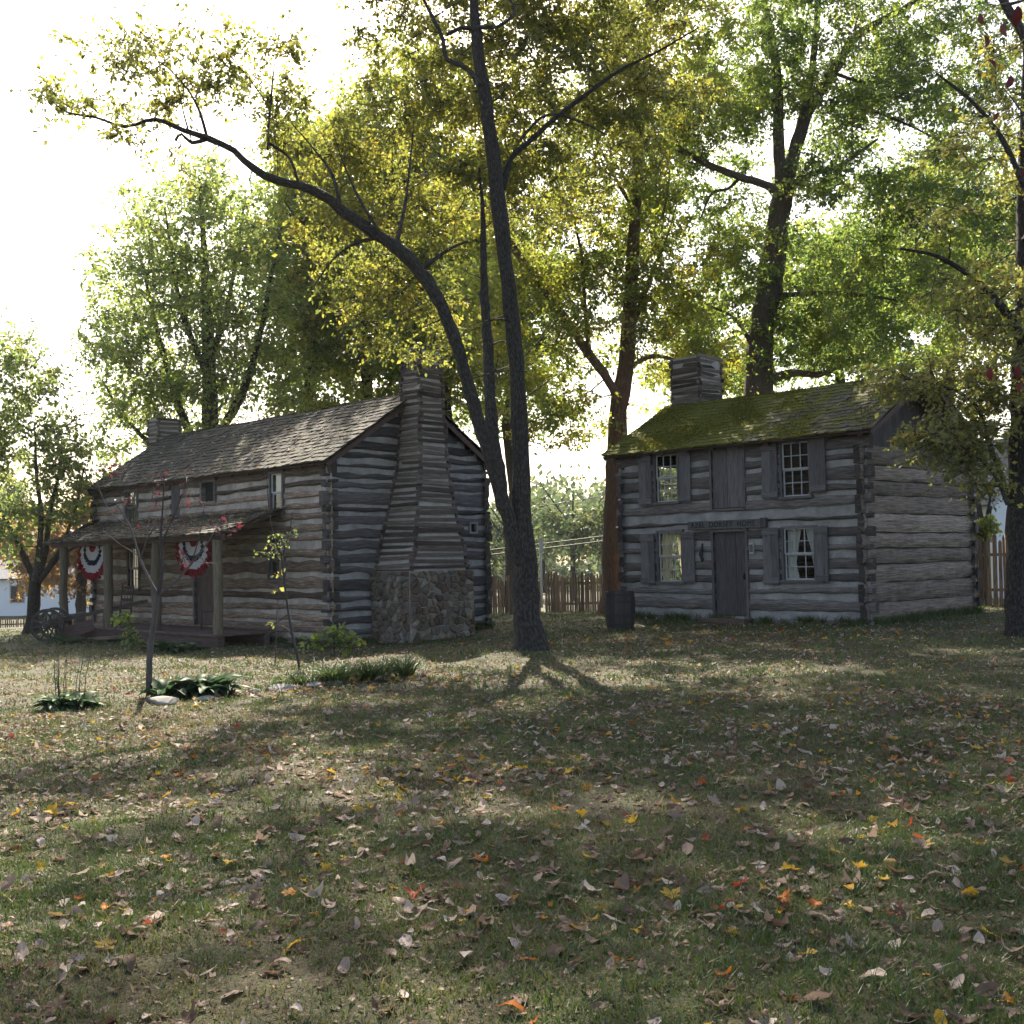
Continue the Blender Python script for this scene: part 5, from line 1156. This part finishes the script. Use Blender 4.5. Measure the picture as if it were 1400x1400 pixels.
def rock(name, label, px, py, Y, sx, sy, sz, seed):
    import bmesh
    bm = bmesh.new(); bmesh.ops.create_icosphere(bm, subdivisions=3, radius=1); g = random.Random(seed); ks = [(Vector((g.uniform(-1, 1), g.uniform(-1, 1), g.uniform(-1, 1))).normalized(), g.uniform(.55, .9)) for _ in range(14)]
    for v in bm.verts:
        c = v.co.normalized(); f = 1.0
        for d, h in ks:
            t = c.dot(d)
            if t > h: f = min(f, h/t)
        v.co = Vector((c.x*f*sx, c.y*f*sy, c.z*f*sz))
    me = bpy.data.meshes.new(name); bm.to_mesh(me); bm.free(); me.materials.append(M['rock']); c = at(px, py, Y); o = link(name, me); o.location = (c[0], c[1], gz1(c[0], c[1])+sz*.25); o.rotation_euler = (0, 0, g.uniform(-.4, .4)); tag(o, label, 'stone', 'edging stones of the bed')
for k, (px, py, Y, sx, sz, lab) in enumerate([(222, 966, 14.9, .3, .07, 'long flat edging stone at the foot of the red-leaved sapling'), (282, 962, 15.1, .22, .06, 'flat edging stone in front of the larger hosta clump'), (345, 953, 15.7, .12, .06, 'small edging stone right of the larger hosta clump'), (385, 945, 16.1, .24, .07, 'pale sunlit edging stone left of the leaning sapling'), (428, 941, 16.2, .16, .09, 'chunky pale edging stone right of the leaning sapling'), (460, 940, 16.5, .2, .07, 'edging stone before the second strap-leaved clump'), (520, 940, 16.9, .18, .06, 'edging stone before the tallest strap-leaved clumps')]):
    rock('edging_stone', lab, px, py, Y, sx, sx*.6, sz, 530+k)

# red leaves on a twig close to the camera, top right
rng = np.random.default_rng(9)
tw = empty('overhanging_twig', at(1440, 60, 5.2), label='thin twig with drooping dull red leaves at the upper right edge', cat='twig'); o = np.array(tw.location)
g = Geo(); VV, QQ, RR, b = [], [], [], 0
for L_ in ([(1460,-40,.008), (1430,10,.006), (1395,60,.004), (1345,85,.002)], [(1440,-10,.006), (1400,0,.004), (1350,10,.002)], [(1470,260,.007), (1430,200,.005), (1395,150,.004), (1372,120,.002)], [(1480,430,.007), (1440,470,.006), (1400,490,.004), (1355,500,.002)]):
    P, R = smooth_path([at(a, c_, 5.2+.002*(1400-a)) for a, c_, _ in L_], [q[2] for q in L_], .03); V, Q, UV = tube_np(P-o, R, 5); g.add(V, Q, UV)
for (px, py, s) in [(1340,28,20), (1346,58,20), (1352,90,15), (1374,40,20), (1392,20,24), (1399,75,24), (1382,112,18), (1397,150,22), (1366,160,13), (1400,245,24), (1354,512,20), (1366,522,16), (1394,508,20), (1399,530,18)]:
    c = at(px, py-s*.5, 5.2+rng.uniform(-.15, .15))-o; l = s/FPX*5.2*rng.uniform(.7, 1.15); a = rng.uniform(0, 6.28)
    d = unit(np.array([rng.uniform(-.8, .8), rng.uniform(-.8, .8), -1.0])); sd_ = unit(np.cross(d, [math.cos(a), math.sin(a), 0])); nn = np.cross(sd_, d); r = rng.random()
    for i in range(6):
        t = i/5; w_ = l*.27*math.sin(math.pi*min(.98, .04+t*.94))**.8; p = c+d*l*t+nn*l*.12*math.sin(t*3); VV += [p-sd_*w_+nn*w_*.4, p, p+sd_*w_+nn*w_*.4]
        if i < 5: QQ += [(b, b+1, b+4, b+3), (b+1, b+2, b+5, b+4)]; RR += [r, r]
        b += 3
link('stem', g.mesh('stem', BARK['twig']), tw); link('leaves', mesh_np('leaves', np.array(VV), np.array(QQ), mats=[LM['red']], rnd=np.array(RR), smooth=True), tw)

# ------------------------------------------------------------------ grass and fallen leaves
rng = np.random.default_rng(5)
def ground_points(n, y0, y1, power=1.0, margin=.55):
    u = rng.random(n); Y = y0+(y1-y0)*u**power; X = rng.uniform(-1, 1, n)*(Y*margin+.6); return X, Y
def inside_house(X, Y):
    out = np.zeros(len(X), bool)
    for ox, oy, yaw, L, W, f in ((-4.087, 26.196, YL, L_L, L_W, 0), (7.692, 25.48, YR, R_L, R_W, 0)):
        a = (X-ox)*math.cos(yaw)+(Y-oy)*math.sin(yaw); b = -(X-ox)*math.sin(yaw)+(Y-oy)*math.cos(yaw); out |= (a < .05) & (a > -L-.05) & (b > -.05) & (b < W+.05)
    return out
def patch(X, Y): return .5+.25*np.sin(X*.9+1.7*np.sin(Y*.55+1))+.25*np.sin(Y*1.3+1.1*np.sin(X*1.7))+.12*np.sin(X*4.1+Y*3.3)
def ground_z(X, Y): return gz(X, Y)+lumps(X, Y)
GV, GT, GR, gb = [], [], [], 0
def blades(X, Y, hh, w_, col):
    global gb
    n = len(X); Z = ground_z(X, Y)-.008; a = rng.uniform(0, 6.28, n); ln = rng.uniform(.15, 1.3, n)*hh; b_ = rng.uniform(0, 6.28, n)
    P = np.stack([X, Y, Z], -1); s = np.stack([np.cos(a), np.sin(a), np.zeros(n)], -1)*w_*rng.uniform(.6, 1.3, n)[:, None]; tip = P+np.stack([np.cos(b_)*ln, np.sin(b_)*ln, hh], -1); mid = P+np.stack([np.cos(b_)*ln*.3, np.sin(b_)*ln*.3, hh*.6], -1)
    GV.append(np.stack([P-s, P+s, mid+s*.7, tip, mid-s*.7], 1).reshape(-1, 3)); k = np.arange(n)[:, None]*5+gb; GT.append(np.concatenate([k+[[0, 1, 2]], k+[[0, 2, 4]], k+[[4, 2, 3]]], 1).reshape(-1, 3)); gb += n*5
    GR.append(np.repeat(np.clip(col, 0, 1), 3))
for n, y0, y1, h, w_, pw, tr in ((19000, 3.0, 7.5, .036, .003, .8, .045), (15000, 7.5, 15, .04, .005, .8, .07), (9500, 15, 38, .05, .012, .9, .14)):
    X, Y = ground_points(n, y0, y1, pw); pt_ = patch(X, Y); keep = (rng.random(n) < np.clip(.5+.7*pt_, .4, 1)) & ~inside_house(X, Y); X, Y, pt_ = X[keep], Y[keep], pt_[keep]; n = len(X); per = 13
    th_ = h*np.clip(rng.lognormal(-.1, .4, n), .4, 2.2); tc_ = .62-.5*pt_+rng.normal(0, .16, n)
    X, Y = np.repeat(X, per)+rng.normal(0, tr, n*per), np.repeat(Y, per)+rng.normal(0, tr, n*per); blades(X, Y, np.repeat(th_, per)*rng.uniform(.45, 1.25, n*per), w_, np.repeat(tc_, per)+rng.normal(0, .14, n*per))
for ox, oy, yaw, L, W in ((-4.087, 26.196, YL, L_L, L_W), (7.692, 25.48, YR, R_L, R_W)):         # longer grass the mower misses
    for q in range(2):
        n = 4200; t = rng.random(n); cl_ = np.sin(t*37+q)+np.sin(t*91)+rng.normal(0, .8, n) > .1; t = t[cl_]; n = len(t); d = -.04-np.abs(rng.normal(0, .1, n))
        a, b = (-t*L, d) if q == 0 else (-d, t*W)
        blades(ox+a*math.cos(yaw)-b*math.sin(yaw), oy+a*math.sin(yaw)+b*math.cos(yaw), rng.uniform(.06, .26, n), .008, rng.normal(.35, .25, n))
# small broad-leaved weeds among the grass
n = 9000; X, Y = ground_points(n, 3.2, 12, .8); kp = np.sin(X*2.3+1.3*np.sin(Y*1.9))+np.sin(Y*2.9+X) > .75; X, Y = X[kp], Y[kp]
blades(X, Y, rng.uniform(.015, .045, len(X)), .012, rng.normal(.12, .12, len(X)))
tag(link('grass', mesh_np('grass', np.vstack(GV), T=np.vstack(GT), mats=[LM['grass']], rnd=np.concatenate(GR))), 'short patchy lawn grass, green and dry brown', 'grass', kind='stuff')

OVAL = np.array([(0, 0), (.1, .06), (.19, .18), (.25, .34), (.26, .5), (.21, .68), (.11, .86), (.0, 1.0), (-.11, .86), (-.21, .68), (-.26, .5), (-.25, .34), (-.19, .18), (-.1, .06)])
STAR = np.array([(0, 0), (.05, .16), (.2, .08), (.38, .1), (.3, .25), (.34, .36), (.52, .5), (.42, .6), (.3, .6), (.16, .56), (.2, .76), (.1, .84), (.0, 1.0), (-.1, .84), (-.2, .76), (-.16, .56), (-.3, .6), (-.42, .6), (-.52, .5), (-.34, .36), (-.3, .25), (-.38, .1), (-.2, .08), (-.05, .16)])
def litter(X, Y, Z, size, shape, cls, flat=.25, fine=False):
    """curled dry leaves lying about: the outline, an inner ring (fine) and a midpoint, bent, folded and twisted"""
    n = len(X); m = len(shape); a = rng.uniform(0, 6.28, n); rx = rng.normal(0, flat, n); ry = rng.normal(0, flat, n); s = size*np.clip(rng.lognormal(-.15, .34, n), .35, 1.4)
    cu, fo, tw, ed = (np.asarray(q)[:, None] for q in (rng.normal(.25, .65, n), rng.uniform(-.1, .5, n), rng.normal(0, .6, n), rng.normal(.35, .5, n)))
    q = shape-np.array([0, .5]); q = np.vstack([q, q*.55, [[0, 0]]] if fine else [q, [[0, 0]]])
    x = q[None, :, 0]*rng.uniform(.7, 1.15, n)[:, None]; y = np.broadcast_to(q[None, :, 1], x.shape); y = y+.12*rng.normal(0, 1, n)[:, None]*x
    z = cu*y*y*1.1+fo*np.sqrt(x*x+.002)*.8+tw*x*y*1.3+ed*(x*x+y*y)**1.5*1.2+rng.normal(0, .022, x.shape)
    x, y, z = x*s[:, None], y*s[:, None], z*s[:, None]
    y1 = y*np.cos(rx)[:, None]-z*np.sin(rx)[:, None]; z1 = y*np.sin(rx)[:, None]+z*np.cos(rx)[:, None]; x1 = x*np.cos(ry)[:, None]+z1*np.sin(ry)[:, None]; z2 = -x*np.sin(ry)[:, None]+z1*np.cos(ry)[:, None]
    z2 = z2-z2.min(1, keepdims=True)*.7-.12*s[:, None]
    xr = x1*np.cos(a)[:, None]-y1*np.sin(a)[:, None]; yr = x1*np.sin(a)[:, None]+y1*np.cos(a)[:, None]
    V = np.stack([X[:, None]+xr, Y[:, None]+yr, Z[:, None]+z2], -1).reshape(-1, 3); k = np.arange(n)[:, None, None]*len(q)
    if fine: t = [[i, (i+1) % m, m+i] for i in range(m)]+[[(i+1) % m, m+(i+1) % m, m+i] for i in range(m)]+[[m+i, m+(i+1) % m, 2*m] for i in range(m)]
    else: t = [[i, (i+1) % m, m] for i in range(m)]
    return V, (k+np.array(t)[None]).reshape(-1, 3), np.repeat(cls, len(t))
LV, LT, LR, lb = [], [], [], 0
def add_litter(V, T, R):
    global lb
    LV.append(V); LT.append(T+lb); LR.append(R); lb += len(V)
for n, y0, y1, pw in ((560, 3.2, 5, .9), (2400, 5, 8, .9), (9000, 8, 14, .9), (18000, 14, 27, .95), (6500, 27, 48, 1.0)):
    X, Y = ground_points(n, y0, y1, pw, .5); keep = (rng.random(n) < np.clip(1.25-.75*patch(X*.8+3, Y*.8), .2, 1)) & ~inside_house(X, Y); X, Y = X[keep], Y[keep]; n = len(X); Z = ground_z(X, Y)+rng.uniform(.006, .032, n)
    st = rng.random(n) < .22; k_ = 1 if y0 < 8 else .86 if y0 < 14 else .72; fi = y0 < 14
    o = ~st; cl = np.where(rng.random(o.sum()) < .96, .67*rng.random(o.sum())**.72, rng.uniform(.68, 1, o.sum())); add_litter(*litter(X[o], Y[o], Z[o], .09*k_, OVAL, cl, fine=fi))
    cl = np.where(rng.random(st.sum()) < .74, rng.uniform(.0, .5, st.sum()), rng.uniform(.7, .97, st.sum())); add_litter(*litter(X[st], Y[st], Z[st], .078*k_, STAR, cl, fine=fi))
for n, y0, y1, sz in ((17000, 3, 8, .026), (16000, 8, 15, .034), (8000, 15, 28, .05)):                       # broken bits between the leaves
    X, Y = ground_points(n, y0, y1, .85, .5); add_litter(*litter(X, Y, ground_z(X, Y)+rng.uniform(.005, .03, n), sz, OVAL[::2], rng.uniform(0, .7, n)**2.4))
for (px, py, Y, s, k) in [(660, 1052, 8.9, .5, 60), (690, 1050, 8.8, .45, 40), (1340, 1020, 9.3, .5, 30), (420, 945, 16, .7, 90), (560, 935, 17, .7, 90), (300, 965, 15, .7, 60), (1040, 860, 24, 2.2, 260), (900, 870, 23.5, 2, 220)]:   # drifts
    c = at(px, py, Y); X = c[0]+rng.normal(0, s, k); Y_ = c[1]+rng.normal(0, s*.6, k); add_litter(*litter(X, Y_, ground_z(X, Y_)+rng.uniform(.01, .06, k), .085, STAR, np.where(rng.random(k) < .6, rng.uniform(.1, .6, k), rng.uniform(.66, .97, k))))
tag(link('fallen_leaves', mesh_np('fallen_leaves', np.vstack(LV), T=np.vstack(LT), mats=[LM['litter']], rnd=np.concatenate(LR), smooth=True)), 'curled tan, yellow and orange leaves fallen over the lawn', 'fallen leaves', kind='stuff')

# leaves lying on the roofs
LV, LT, LR, lb = [], [], [], 0
def roof_litter(yaw, ox, oy, oz, p, r, x0, x1, n, size):
    t = rng.random(n)**1.1; x = rng.uniform(x1, x0, n); yl = p[1]+(r[1]-p[1])*t; zl = p[2]+(r[2]-p[2])*t
    X = ox+x*math.cos(yaw)-yl*math.sin(yaw); Y = oy+x*math.sin(yaw)+yl*math.cos(yaw); add_litter(*litter(X, Y, oz+zl+.035, size, OVAL, rng.uniform(.05, .9, n)))
f0, r0, b0 = roof_sides(L_L, L_W, L_H, L_HR, L_AP, L_RY, .22, .16); roof_litter(YL, -4.087, 26.196, -.302, f0, r0, 0, -L_L, 420, .085)
f0, r0, b0 = roof_sides(R_L, R_W, R_H, R_HR, R_AP, R_RY, .3, .34); roof_litter(YR, 7.692, 25.48, .015, f0, r0, 0, -R_L, 260, .085)
roof_litter(YL, -4.087, 26.196, -.302, (0, -1.85, 2.6), (0, 0, 3.2), -1.8, -10.9, 700, .085)
tag(link('roof_leaves', mesh_np('roof_leaves', np.vstack(LV), T=np.vstack(LT), mats=[LM['litter']], rnd=np.concatenate(LR))), 'dry leaves lying scattered on the shake roofs', 'fallen leaves', kind='stuff')

# ------------------------------------------------------------------ autumn haze
HZ = MB(900); HZ.bx(-420, 420, -60, 720, -12, 48)
hz = HZ.build('haze', []); hz['kind'] = 'stuff'
hm = bpy.data.materials.new('haze'); hm.use_nodes = True; hn = hm.node_tree; hn.nodes.clear(); ho = hn.nodes.new('ShaderNodeOutputMaterial'); hv = hn.nodes.new('ShaderNodeVolumePrincipled')
hv.inputs['Color'].default_value = (.9, .93, 1, 1); hv.inputs['Density'].default_value = .00016; hv.inputs['Anisotropy'].default_value = .35
hn.links.new(hv.outputs[0], ho.inputs['Volume']); hz.data.materials.append(hm); cy.volume_bounces = 0; cy.volume_max_steps = 64
